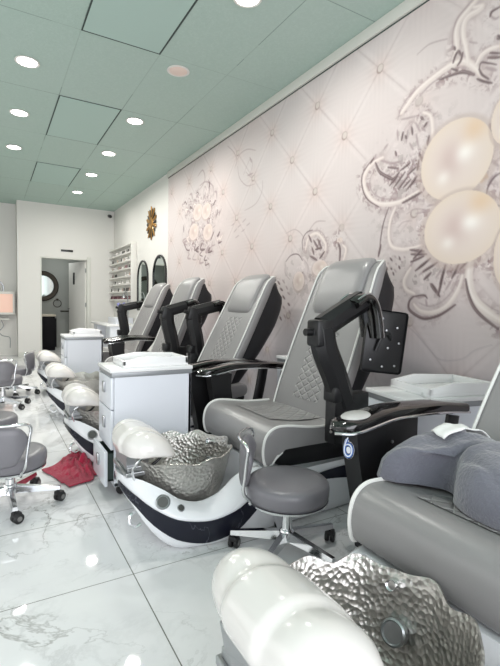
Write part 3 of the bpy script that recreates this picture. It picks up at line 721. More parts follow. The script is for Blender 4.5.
    for c, wd, pts in sorted(MURAL_STROKES, key=lambda s_: order[s_[0]]):
        if c == 'I':
            stroke(pts, wd * .5 + .004, pal['I'], .92, .006); stroke([(y + .004, z + .005) for y, z in pts], wd * .2, (238, 228, 223), .7, .006)
        else:
            stroke(pts, wd * .5, pal[c], .95 if c == 'D' else .75, .005)
            if c == 'D' and wd > .013: stroke([(y + .006, z + .005) for y, z in pts], wd * .14, (172, 154, 152), .8, .004)
    for kind, cy, cz, ry, rz in MURAL_PEARLS:
        if kind == 'Y': ry *= .82; rz *= .85
        d = np.hypot((Y - cy) / ry, (Z - cz) / rz)
        dd = np.hypot((Y - cy) / (ry * 1.12), (Z - cz + .01) / (rz * 1.1))
        blend(np.clip((1.06 - dd) / .08, 0, 1) * .5, (186, 166, 158))
        m_ = np.clip((1 - d) / .025, 0, 1)
        base = np.zeros(C.shape); base[:] = (222, 207, 199) if kind == 'P' else (208, 193, 184)
        ed = np.clip(d, 0, 1)[..., None] ** 3
        base = base * (1 - ed) + np.array((222, 205, 190) if kind == 'P' else (222, 206, 202)) * ed
        blotch = np.exp(-(np.hypot((Y - cy - ry * .1) / (ry * .36), (Z - cz - rz * .05) / (rz * .42))) ** 2)[..., None]
        base = base * (1 - .55 * blotch) + np.array((192, 164, 160)) * .55 * blotch
        for (oy, oz, s1, st) in ((-.28, .12, .24, .9), (.3, -.38, .17, .6)):
            hl = np.exp(-(np.hypot((Y - cy - ry * oy) / (ry * s1), (Z - cz - rz * oz) / (rz * s1))) ** 2)[..., None] * st
            base = base * (1 - hl) + np.array((246, 240, 234) if kind == 'P' else (226, 214, 206)) * hl
        glow = np.exp(-(np.hypot((Y - cy + ry * .5) / (ry * .3), (Z - cz - rz * .62) / (rz * .3))) ** 2)[..., None] * (.6 if kind == 'P' else .15)
        base = base * (1 - glow) + np.array((220, 186, 150)) * glow
        C[:] = C * (1 - m_[..., None]) + base * m_[..., None]
    C = np.clip(C, 0, 255) / 255
    lin = np.where(C <= .04045, C / 12.92, ((C + .055) / 1.055) ** 2.4)
    ny, nz_ = Y.shape
    co = np.stack([np.full(Y.shape, WX - 0.004), Y, Z], -1).reshape(-1, 3)
    idx = np.arange(ny * nz_).reshape(ny, nz_)
    f = np.stack([idx[:-1, :-1], idx[:-1, 1:], idx[1:, 1:], idx[1:, :-1]], -1).reshape(-1, 4)
    me = bpy.data.meshes.new('wall_mural')
    me.vertices.add(len(co)); me.vertices.foreach_set('co', co.ravel())
    me.loops.add(f.size); me.loops.foreach_set('vertex_index', f.ravel().astype(np.int32))
    me.polygons.add(len(f)); me.polygons.foreach_set('loop_start', np.arange(0, f.size, 4, dtype=np.int32))
    me.update(calc_edges=True)
    at = me.color_attributes.new('print', 'FLOAT_COLOR', 'POINT')
    at.data.foreach_set('color', np.concatenate([lin.reshape(-1, 3), np.ones((len(co), 1))], 1).astype(np.float32).ravel())
    M = mat('mural_print', (220, 210, 210), 0.55, bump=(90, 0.05, 0.002))
    an = M.node_tree.nodes.new('ShaderNodeAttribute'); an.attribute_name = 'print'
    M.node_tree.links.new(an.outputs['Color'], M.node_tree.nodes['Principled BSDF'].inputs['Base Color'])
    o = link('wall_mural', me, M, smooth=False)
    tag(o, 'pale pink wallpaper mural printed with tufted satin, pearls and jewelled scrolls', 'wall mural')
build_mural()
# ------------------------------------------------------------------ pedicure spa chair (built in world x, y about the chair centre)
OX = 1.2
def hull_w(x):
    if x < 1.0: return 0.38 * (max(0.0, 1 - ((1.0 - x) / 0.446) ** 2.4)) ** (1 / 2.0)
    return 0.38 - 0.04 * max(0, (x - 1.3)) / 0.8
ZC = [(.53, .300), (.58, .265), (.66, .205), (.77, .158), (.90, .145), (1.02, .165), (1.15, .235), (1.26, .285), (2.1, .285)]
ZB = [(.53, .290), (.58, .215), (.66, .120), (.77, .05), (.90, .022), (1.02, .04), (1.15, .14), (1.26, .275), (2.1, .275)]
ZD = [(.53, .305), (.60, .318), (.70, .28), (.80, .215), (.88, .195), (.98, .22), (1.08, .30), (1.16, .33), (1.24, .325), (1.36, .30), (2.1, .28)]
WD = [(.505, .9), (.60, .80), (.70, .78), (.85, .745), (1.0, .76), (1.12, .80), (1.25, .88), (2.1, .88)]
TR = [(.505, .305), (.60, .30), (.66, .2), (.74, .07), (1.12, .07), (1.17, .10), (1.20, .33), (1.24, .33), (1.36, .30), (2.1, .28)]
def side_pt(x, z):
    """half width of the hull's outer skin at height z"""
    W = hull_w(x); zc = sinterp(x, ZC)
    t = min(1, max(0, z / max(zc, .01)))
    return W * (0.90 + 0.10 * math.sin(t * PI / 2) ** 0.8)
def hull_mesh():
    bm = bmesh.new(); rings = []
    xs = [0.555, 0.558, 0.562, 0.568, 0.576, 0.586] + list(np.arange(0.60, 1.3, 0.03)) + [1.32, 1.4, 1.6, 1.85, 2.08, 2.1]
    for x in xs:
        W = hull_w(x); zc = sinterp(x, ZC); zd = sinterp(x, ZD); wd = W * interp(x, WD); tr = min(sinterp(x, TR), zd)
        lift = 0.27 * max(0, 1 - ((x - 0.555) / 0.24)) ** 2.2
        half = [(0, lift)] + [(side_pt(x, lift + (zc - lift) * t_) if t_ > 0 else W * 0.87 * (1 - lift), lift + (zc - lift) * t_) for t_ in (0, .06, .2, .4, .6, .8, 1)]
        zz = max(zd, zc + .002)
        half += [(W * .985, zc + .012), ((W + wd) / 2 + .005, (zc + zz) / 2 + .004), (wd, zz), (wd * .93, zz - .004), (wd * .88, max(tr, min(zz - .006, tr))), (0, tr)]
        rings.append([(x - OX, y, z) for y, z in half] + [(x - OX, -y, z) for y, z in reversed(half[1:-1])])
    add_loft(bm, rings)
    bmesh.ops.remove_doubles(bm, verts=bm.verts, dist=0.0005)
    return bm
def band_mesh():
    bm = bmesh.new()
    for sgn in (1, -1):
        rows = []
        for x in [0.555, 0.558, 0.562, 0.568, 0.576, 0.586] + list(np.arange(0.60, 1.27, 0.03)):
            zb = sinterp(x, ZB); zc = sinterp(x, ZC) - 0.004
            rows.append([(x - OX - (0.003 if x < .6 else 0), sgn * (side_pt(x, z) + 0.004), z) for z in np.linspace(zb, zc, 6)])
        add_loft(bm, rows, closed=False, cap=False)
        # rear swoosh
        rows = []
        for i in range(15):
            x = 1.36 + 0.74 * i / 14; top = 0.235 + 0.03 * math.sin(i / 14 * PI); th = 0.012 + 0.12 * (i / 14)
            rows.append([(x - OX, sgn * (side_pt(x, z) + 0.004), z) for z in np.linspace(top - th, top, 5)])
        add_loft(bm, rows, closed=False, cap=False)
    bmesh.ops.solidify(bm, geom=bm.faces[:], thickness=0.004)
    return bm
BXC = 0.885
def bowl_mesh():
    bm = bmesh.new()
    def fn(p, a, r, z):
        k = max(0, (z - .12) / .32); sc = math.sin(a * 9 + 1) * .6 + math.sin(a * 14 + 2.1) * .3
        rr = 1 + 0.05 * k ** 3 * sc
        bk = 0.5 + 0.5 * math.cos(a)          # towards the seat the rim stands higher
        return Vector((BXC - OX + (p.x - (BXC - OX)) * rr, p.y * rr, p.z + k ** 1.5 * (0.016 * sc + 0.012 * bk ** 2 - .032)))
    inner = [(0.001, .115), (.06, .115), (.12, .117), (.165, .125), (.193, .145), (.212, .18), (.228, .22), (.240, .27), (.250, .32), (.256, .36), (.263, .395), (.272, .415)]
    outer = [(.278, .412), (.270, .385), (.263, .35), (.257, .31), (.247, .26), (.235, .21), (.218, .165), (.18, .115), (.12, .10), (.001, .098)]
    add_lathe(bm, inner + outer, seg=112, c=(BXC - OX, 0, 0), sx=1.0, sy=1.0, fn=fn)
    return bm
def pad_mesh():
    """two foot pads and the saddle between them, one moulded piece"""
    sec = sm2([(-.125, -.045), (-.140, .0), (-.118, .05), (-.06, .082), (.02, .074), (.09, .038), (.148, -.018), (.143, -.038), (.08, -.04), (0, -.042), (-.08, -.05)] + [(-.125, -.045)], 3)[:-1]
    bm = bmesh.new(); rings = []
    N = 44
    for i in range(N + 1):
        y = -.225 + .45 * i / N; a = abs(y)
        e = max(0.0, 1 - (a / .2255) ** 4.5) ** .5
        mid = 1.0 / (1 + math.exp((a - .072) / .004))
        s = (0.915 + 0.085 * mid - .05 * max(0, a - .08) / .145) * (0.18 + .82 * e)
        lobe = 0.012 * math.cos(min(1, max(0, (a - .085) / .14)) * PI - PI / 2)
        dz = 0.004 * mid
        rings.append([(x * s, y, z * s + dz + (lobe if z > 0 else 0) * e) for x, z in sec])
    add_loft(bm, rings)
    return bm
def seat_mesh():
    prof = sm2([(1.20, .36), (1.19, .42), (1.205, .485), (1.25, .525), (1.33, .53), (1.5, .505), (1.65, .50), (1.86, .52), (1.88, .46), (1.84, .42), (1.6, .415), (1.4, .415), (1.30, .41), (1.255, .375), (1.235, .345), (1.215, .34)] + [(1.20, .36)], 4)[:-1]
    bm = bmesh.new(); add_extrude(bm, [(x - OX, z) for x, z in prof], -.365, .365, 0.014, 3)
    return bm
SEAT_EDGE = [(1.305, .400), (1.265, .372), (1.238, .342), (1.215, .336), (1.197, .36), (1.188, .42), (1.203, .488), (1.25, .528), (1.33, .533), (1.5, .508), (1.68, .503)]
BACK_C = [(0, 1.735, .47), (.15, 1.775, .60), (.4, 1.865, .84), (.65, 1.955, 1.08), (.85, 2.03, 1.28), (.95, 2.075, 1.385), (1.0, 2.125, 1.415)]
def back_pt(t): return sinterp(t, [(a, b) for a, b, c in BACK_C]), sinterp(t, [(a, c) for a, b, c in BACK_C])
def back_w(t): return sinterp(t, [(0, .31), (.3, .315), (.7, .30), (.9, .288), (.97, .275), (1, .24)])
def back_n(t):
    (x0, z0), (x1, z1) = back_pt(max(0, t - .02)), back_pt(min(1, t + .02))
    d = Vector((x1 - x0, 0, z1 - z0)).normalized(); return Vector((-d.z, 0, d.x))     # points to the sitter
def back_cushion():
    bm = bmesh.new(); rings = []
    for i in range(29):
        t = i / 28; x, z = back_pt(t); n = back_n(t); W = back_w(t)
        th = .075 * (1 - max(0, (t - .86) / .14) ** 2 * .6)
        ring = []
        for k in range(24):
            a = 2 * PI * k / 24; c, s = math.cos(a), math.sin(a)
            yy = W * math.copysign(abs(c) ** .32, c); dd = math.copysign(abs(s) ** .55, s)
            d = .012 + dd * th * .5 + (.020 * (abs(yy) / W) ** 3 if dd > 0 else 0)
            ring.append((x + n.x * d - OX, yy, z + n.z * d))
        rings.append(ring)
    add_loft(bm, rings); return bm
def back_shell():
    bm = bmesh.new(); rings = []
    for i in range(25):
        t = .02 + .965 * i / 24; x, z = back_pt(t); n = back_n(t); W = back_w(t) - .012
        dep = .03 + sinterp(t, [(0, .05), (.25, .12), (.5, .175), (.7, .20), (.82, .19), (.91, .15), (.96, .10), (1, .035)])
        ring = []
        for k in range(20):
            a = PI * k / 19; c, s = math.cos(a), math.sin(a)
            yy = W * math.copysign(abs(c) ** .4, c); d = -.012 - dep * s ** .7
            ring.append((x + n.x * d - OX, yy, z + n.z * d))
        rings.append(ring)
    add_loft(bm, rings); return bm
def back_piping():
    bm = bmesh.new()
    pts = []
    for sgn in (1, -1):
        col = []
        for i in range(30):
            t = i / 29; x, z = back_pt(t); n = back_n(t); d = .052
            d = .012 + .0375 * (1 - max(0, (t - .86) / .14) ** 2 * .6) + .012
            col.append((x + n.x * d - OX, sgn * (back_w(t) - .012), z + n.z * d))
        pts.append(col)
    add_tube(bm, pts[0] + list(reversed(pts[1])), .0065, smooth=False, seg=6)
    return bm
def pillow_mesh():
    bm = bmesh.new(); rings = []
    for i in range(19):
        t = .665 + .315 * i / 18; x, z = back_pt(t); n = back_n(t)
        e = min(1, i / 2.5) ** .5
        ring = []
        for k in range(20):
            a = 2 * PI * k / 20; c, s = math.cos(a), math.sin(a)
            W = .21 * (.9 + .1 * min(1, i / 2)) * (1 - .06 * max(0, (i - 15) / 3))
            yy = W * math.copysign(abs(c) ** .4, c)
            d = .045 + math.copysign(abs(s) ** .6, s) * .032 * (.35 + .65 * e) + .012 * math.sin(i / 18 * PI)
            ring.append((x + n.x * d - OX, yy, z + n.z * d))
        rings.append(ring)
    add_loft(bm, rings); return bm
def quilt_patch():
    bm = bmesh.new(); rows = []
    for i in range(15):
        t = .10 + .52 * i / 14; x, z = back_pt(t); n = back_n(t)
        rows.append([(x + n.x * .0525 - OX, y, z + n.z * .0525) for y in np.linspace(-.175, .175, 9)])
    add_loft(bm, rows, closed=False, cap=False); return bm
def seat_patch():
    bm = bmesh.new(); rows = []
    tb = [(1.23, .525), (1.32, .53), (1.5, .505), (1.65, .50), (1.76, .508)]
    for x in np.linspace(1.33, 1.72, 12):
        rows.append([(x - OX, y, sinterp(x, tb) + .0045) for y in np.linspace(-.2, .2, 9)])
    add_loft(bm, rows, closed=False, cap=False); return bm
def arm_cap(y, x0=1.215, x1=1.98, dz=0.025):
    bm = bmesh.new(); rings = []
    for i in range(27):
        u = i / 26; x = x0 + (x1 - x0) * u
        z = sinterp(u, [(0, .665), (.12, .675), (.4, .705), (.7, .70), (1, .675)]) + dz
        w_ = .066 * (max(0.02, 1 - max(0, (.1 - u) / .1) ** 2.2) ** .5) * (1 - .25 * max(0, u - .75) / .25)
        h = .024 * (max(.1, 1 - max(0, (.05 - u) / .05) ** 2) ** .5)
        ring = []
        for k in range(16):
            a = 2 * PI * k / 16; c, s = math.cos(a), math.sin(a)
            ring.append((x - OX, y + w_ * math.copysign(abs(c) ** .6, c), z + h * math.copysign(abs(s) ** .6, s)))
        rings.append(ring)
    add_loft(bm, rings); return bm
def arm_trim(y, x0=1.215, x1=1.98):
    bm = bmesh.new()
    for sgn in (1, -1):
        pts = []
        for i in range(20):
            u = i / 19; x = x0 + (x1 - x0) * u
            z = sinterp(u, [(0, .665), (.12, .675), (.4, .705), (.7, .70), (1, .675)]) + .008
            w_ = .066 * (max(0.02, 1 - max(0, (.1 - u) / .1) ** 2.2) ** .5) * (1 - .25 * max(0, u - .75) / .25)
            pts.append((x - OX - (.004 if i == 0 else 0), y + sgn * (w_ + .002), z))
        add_tube(bm, pts, .006, smooth=False, seg=6)
    return bm
def lowered_arm(root, y, inner, detail=True):
    """inner = +1/-1: side of the arm on which the sitter is"""
    post = bmesh.new()
    add_loft(post, [[(1.29 - OX + dx, y - .045, z), (1.29 - OX + dx + wdt, y - .045, z), (1.29 - OX + dx + wdt, y + .045, z), (1.29 - OX + dx, y + .045, z)] for dx, wdt, z in ((.10, .13, .16), (.06, .13, .38), (.015, .14, .58), (0, .16, .68))])
    arm = bm_obj('armrest', arm_cap(y), black_gloss, root)
    bm_obj('arm_trim', arm_trim(y), chrome, arm)
    bm_obj('arm_post', post, black_plastic, root, smooth=False)
    if detail: bm_obj('side_panel', BX(1.40 - OX, 1.68 - OX, y - .012, y + .012, .42, .69, .006), black_plastic, root)
    bm_obj('arm_support', TB([(1.93 - OX, y, .665), (1.90 - OX, y, .5), (1.86 - OX, y, .32), (1.85 - OX, y * .98, .2)], .02, flat=(.06, .03, (0, 1, 0))), black_plastic, root, angle=60)
    if detail:
        for (x, z) in ((1.45, .58), (1.52, .60), (1.45, .50), (1.53, .48), (1.6, .57), (1.62, .45)):
            sc = bmesh.new(); add_lathe(sc, [(.001, 0), (.007, 0), (.007, .004), (.001, .006)], seg=8, c=(0, 0, 0), fn=lambda p, a, r, z_, x=x, z=z: Vector((x - OX + p.x, y - .0125 - p.z, z + p.y)))
            bm_obj('screw', sc, steel, root)
def raised_arm(root, y, dx=0.0, tray=True):
    X = lambda x: x - OX + dx
    blk = bmesh.new(); add_box(blk, X(1.47), X(1.70), y - .04, y + .04, .47, .72, .012); add_box(blk, X(1.46), X(1.52), y - .046, y + .046, .68, .76, .012)
    bm_obj('arm_bracket', blk, black_plastic, root)
    bm_obj('arm_post', TB([(X(1.56), y, .66), (X(1.49), y, .82), (X(1.425), y, .95), (X(1.405), y, 1.05)], .04, flat=(.10, .075, (0, 1, 0)), seg=8), black_plastic, root, angle=30)
    el = bmesh.new(); add_box(el, X(1.345), X(1.445), y - .046, y + .046, .96, 1.09, .014); e = bm_obj('elbow', el, black_plastic, root)
    bm_obj('knob', TB([(X(1.35), y, 1.03), (X(1.305), y, 1.03)], .018, smooth=False, seg=12), black_plastic, e)
    bm_obj('arm_bar', TB([(X(1.40), y, 1.05), (X(1.53), y, 1.12), (X(1.66), y, 1.185)], .04, flat=(.085, .07, (0, 1, 0)), seg=8), black_plastic, root, angle=30)
    # upturned armrest cap hanging down behind the bar, chrome-edged
    cap = bmesh.new(); add_tube(cap, [(X(1.57), y, 1.165), (X(1.64), y, 1.20), (X(1.69), y, 1.175), (X(1.72), y, 1.10), (X(1.74), y, 1.0)], .03, flat=(.04, .115, (0, 1, 0)), seg=12)
    a = bm_obj('armrest', cap, black_gloss, root, angle=60)
    tr = bmesh.new(); add_tube(tr, [(X(1.575), y - .062, 1.188), (X(1.645), y - .062, 1.222), (X(1.705), y - .062, 1.188), (X(1.74), y - .062, 1.105), (X(1.76), y - .062, 1.0)], .006, seg=6)
    add_tube(tr, [(X(1.575), y + .062, 1.188), (X(1.645), y + .062, 1.222), (X(1.705), y + .062, 1.188), (X(1.74), y + .062, 1.105), (X(1.76), y + .062, 1.0)], .006, seg=6)
    bm_obj('arm_trim', tr, chrome, a)
    if tray:
        pl = bmesh.new(); add_box(pl, -.115, .115, -.008, .008, -.165, .165, .02)
        M_ = Matrix.Translation((X(1.80), y - .03, .975)) @ Matrix.Rotation(math.radians(-18), 4, 'Z') @ Matrix.Rotation(math.radians(6), 4, 'Y')
        bmesh.ops.transform(pl, matrix=M_, verts=pl.verts)
        p_ = bm_obj('tray_table', pl, black_plastic, root)
        for (x, z) in ((-.09, .1), (-.05, .02), (0, .06), (.06, .08), (.08, .0), (.02, -.03), (-.07, -.1), (.07, -.12), (.0, -.13), (-.03, .12)):
            sc = bmesh.new(); add_lathe(sc, [(.001, 0), (.006, 0), (.006, .004), (.001, .005)], seg=8, fn=lambda q, a_, r, z_, x=x, z=z: M_ @ Vector((x + q.x, -.008 - q.z, z + q.y)))
            bm_obj('screw', sc, steel, p_)
        bm_obj('tray_bracket', TB([(X(1.74), y - .03, .93), (X(1.76), y - .05, 1.0), (X(1.80), y - .055, 1.02), (X(1.83), y - .045, .985)], .009), black_plastic, p_)

def pedicure_chair(cy, dx, label, near, far, adx=0.0, fdx=0.0, number=None, tray=True, recline=0.0, pad_dz=0.0, arm_dx=0.0, swing=0.0):
    root = empty('pedicure_chair', (OX + dx, cy, 0))
    tag(root, label, 'pedicure chair', 'pedicure spa chairs along the mural wall')
    base = bm_obj('base', hull_mesh(), gloss_white, root, angle=50)
    bm_obj('trim_band', band_mesh(), band_mat, base)
    for sgn in (1, -1):
        g = bmesh.new()
        def onto(x, yv, z, nrm):
            return Matrix.Translation((x - OX, yv, z)) @ Vector(nrm).to_track_quat('Z', 'Y').to_matrix().to_4x4()
        xs_, W_ = .70, hull_w(.70)
        def deck(x, f):
            W = hull_w(x); wd = W * interp(x, WD); zc = sinterp(x, ZC); zd = max(sinterp(x, ZD), zc + .002)
            return Vector((x - OX, sgn * (W + (wd - W) * f), zc + (zd - zc) * f))
        for (x, f, r, nm, mt) in ((.70, .45, .034, 'jet_cover', steel), (.775, .50, .018, 'control_button', steel)):
            c = deck(x, f); d1 = deck(x + .03, f) - c; d2 = deck(x, f + .2) - c
            nn = d1.cross(d2); nn = nn if nn.z > 0 else -nn
            Mx = Matrix.Translation(c + nn.normalized() * .003) @ nn.to_track_quat('Z', 'Y').to_matrix().to_4x4()
            bm_ = LT([(.001, -.012), (r, -.012), (r, .006), (r * .86, .010), (r * .8, .005), (.001, .004)], seg=28)
            bmesh.ops.transform(bm_, matrix=Mx, verts=bm_.verts); jc = bm_obj(nm, bm_, mt, base)
            bm_ = LT([(.001, .006), (r * .74, .006), (r * .74, .008), (.001, .008)], seg=24); bmesh.ops.transform(bm_, matrix=Mx, verts=bm_.verts); bm_obj('grate', bm_, grate_grey, jc)
    hk = bmesh.new(); add_tube(hk, [(.60 - OX, -.155, .155), (.575 - OX, -.165, .145), (.573 - OX, -.172, .11), (.60 - OX, -.175, .09), (.625 - OX, -.178, .10)], .008); bm_obj('pull_loop', hk, chrome, base)
    bowl = bm_obj('foot_bowl', bowl_mesh(), hammer, root, angle=80)
    bm_obj('drain_plate', LT([(.001, .121), (.125, .121), (.128, .126), (.12, .131), (.105, .127), (.001, .127)], seg=40, c=(BXC - OX, 0, 0)), steel, bowl)
    def on_wall(ang, z, r_at, rad, dep, nm, mt):
        c = Vector((BXC - OX + math.cos(ang) * r_at, math.sin(ang) * r_at, z)); nn = Vector((-math.cos(ang), -math.sin(ang), .42))
        b_ = LT([(.001, -.015), (rad, -.015), (rad, dep * .7), (rad * .85, dep), (rad * .75, dep * .6), (.001, dep * .6)], seg=26)
        bmesh.ops.transform(b_, matrix=Matrix.Translation(c) @ nn.to_track_quat('Z', 'Y').to_matrix().to_4x4(), verts=b_.verts); bm_obj(nm, b_, mt, bowl)
    on_wall(.30, .245, .213, .036, .014, 'jet_disc', steel)
    on_wall(.38, .36, .243, .016, .028, 'water_jet', chrome)
    # footrest on its folding bracket
    pm = pad_mesh(); bmesh.ops.transform(pm, matrix=Matrix.Translation((.680 - OX, 0, .447 + pad_dz)) @ Matrix.Rotation(math.radians(8), 4, 'Y'), verts=pm.verts)
    foot = bm_obj('footrest', pm, pad_white, root, angle=50)
    br = bmesh.new(); add_box(br, .565 - OX, .68 - OX, -.13, .13, .315, .337, .004); add_box(br, .575 - OX, .685 - OX, -.12, .12, .337, .362, .004)
    add_loft(br, [[(.575 - OX, -.1, .36), (.68 - OX, -.1, .36), (.68 - OX, .1, .36), (.575 - OX, .1, .36)], [(.575 - OX, -.1, .44), (.70 - OX, -.1, .44), (.70 - OX, .1, .44), (.56 - OX, .1, .44)]])
    bm_obj('footrest_bracket', br, steel, root, smooth=False)
    bm_obj('bracket_rod', TB([(.63 - OX, -.20, .43), (.598 - OX, -.195, .405), (.585 - OX, -.17, .36), (.60 - OX, -.15, .31)], .006), chrome, root)
    bm_obj('bracket_handle', TB([(.69 - OX, -.105, .45), (.745 - OX, -.125, .42), (.725 - OX, -.125, .38), (.68 - OX, -.115, .35)], .007), black_plastic, root)
    # seat
    seat = bm_obj('seat', seat_mesh(), leather, root, angle=50)
    for sgn in (1, -1): bm_obj('seat_piping', TB([(x - OX, sgn * .359, z + .002) for x, z in SEAT_EDGE], .0075, seg=6, n=4), piping_mat, seat)
    sp = bm_obj('quilted_panel', seat_patch(), quilt, seat)
    bb = bmesh.new(); pr = [(1.26, .415), (1.25, .36), (1.33, .305), (1.42, .285), (1.86, .285), (1.90, .40), (1.88, .43)]
    add_extrude(bb, [(x - OX, z) for x, z in pr], -.30, .30, .012, 2); bm_obj('seat_box', bb, black_plastic, root)
    back = bm_obj('backrest', back_cushion(), leather, root, angle=60)
    bm_obj('backrest_shell', back_shell(), black_shell, root, angle=60)
    bm_obj('backrest_piping', back_piping(), piping_mat, back)
    bm_obj('quilted_panel', quilt_patch(), quilt, back)
    pil = bm_obj('headrest_pillow', pillow_mesh(), leather, root, angle=60)
    if recline:
        Rm = Matrix.Translation((1.735 - OX, 0, .47)) @ Matrix.Rotation(recline, 4, 'Y') @ Matrix.Translation((OX - 1.735, 0, -.47))
        for o in [back, pil] + [c for c in root.children if c.name.startswith('backrest_shell')] + list(back.children): o.data.transform(Rm)
    for sgn, st, d in ((-1, near, adx), (1, far, fdx)):
        yy = sgn * .525
        if st == 'down':
            n_ = set(root.children_recursive); lowered_arm(root, yy, -sgn, bool(number))
            for o in set(root.children_recursive) - n_: o.data.transform(Matrix.Translation((arm_dx, 0, 0)))
        elif st == 'up':
            n_ = set(root.children_recursive); raised_arm(root, yy, d, tray and sgn < 0)
            Rm = Matrix.Translation((1.58 + d - OX, 0, .6)) @ Matrix.Rotation(swing, 4, 'Y') @ Matrix.Translation((OX - 1.58 - d, 0, -.6))
            for o in set(root.children_recursive) - n_:
                if not o.name.startswith('arm_bracket'): o.data.transform(Rm)
    if number:
        yy = .525
        disc = bmesh.new(); add_lathe(disc, [(.001, .69), (.052, .698), (.056, .702), (.05, .707), (.001, .709)], seg=32, c=(1.325 - OX + arm_dx, yy, .026), sx=1.1, sy=.95, fn=lambda p, a, r, z: Vector((p.x, p.y, p.z + (p.x + OX - 1.325 - arm_dx) * .12)))
        bm_obj('remote_disc', disc, disc_white, root)
        cu = bpy.data.curves.new('digit', 'FONT'); cu.body = number; cu.size = .148; cu.align_x = 'CENTER'; cu.extrude = .0008
        for nm, offs, mt, push in (('number_outline', .0035, white_ink, .003), ('number', .0, blue_ink, .0045), ('number_core', -.0042, white_ink, .006)):
            cu.offset = offs
            tmp = bpy.data.objects.new('tmp', cu); COL.objects.link(tmp); bpy.context.view_layer.update()
            me = bpy.data.meshes.new_from_object(tmp.evaluated_get(bpy.context.evaluated_depsgraph_get())); bpy.data.objects.remove(tmp)
            Mx = Matrix.Translation((1.2925 - OX + arm_dx - push, yy, .565)) @ Matrix.Diagonal((1, .88, 1.0, 1)) @ Matrix.Rotation(math.radians(7.5), 4, 'Y') @ Matrix(((0, 0, -1, 0), (-1, 0, 0, 0), (0, 1, 0, 0), (0, 0, 0, 1)))
            me.transform(Mx); link(nm, me, mt, root, smooth=False)
        bpy.data.curves.remove(cu)
    return root

pedicure_chair(0.762, -0.122, 'grey pedicure spa chair numbered 6 with a fleece blanket lying on its seat', 'down', 'down', number='6', recline=math.radians(11), pad_dz=.025, arm_dx=.035)
pedicure_chair(2.22, -0.015, 'grey pedicure spa chair behind the round stool, black arm and tray swung up', 'up', 'down', recline=.012)
pedicure_chair(3.46, -0.095, 'grey pedicure spa chair between the chair with the swung-up tray and the half hidden one', 'down', 'up', fdx=.27, recline=.11, tray=False, swing=math.radians(14))
pedicure_chair(4.80, -0.08, 'half hidden grey pedicure spa chair with near arm raised, second from the far end', 'up', 'down', adx=.11, recline=.03, tray=False, swing=math.radians(12))
pedicure_chair(6.10, -0.05, 'grey pedicure spa chair at the far end of the row, under the arched mirrors', 'down', 'up', fdx=.2, recline=.075, tray=False, swing=math.radians(16))
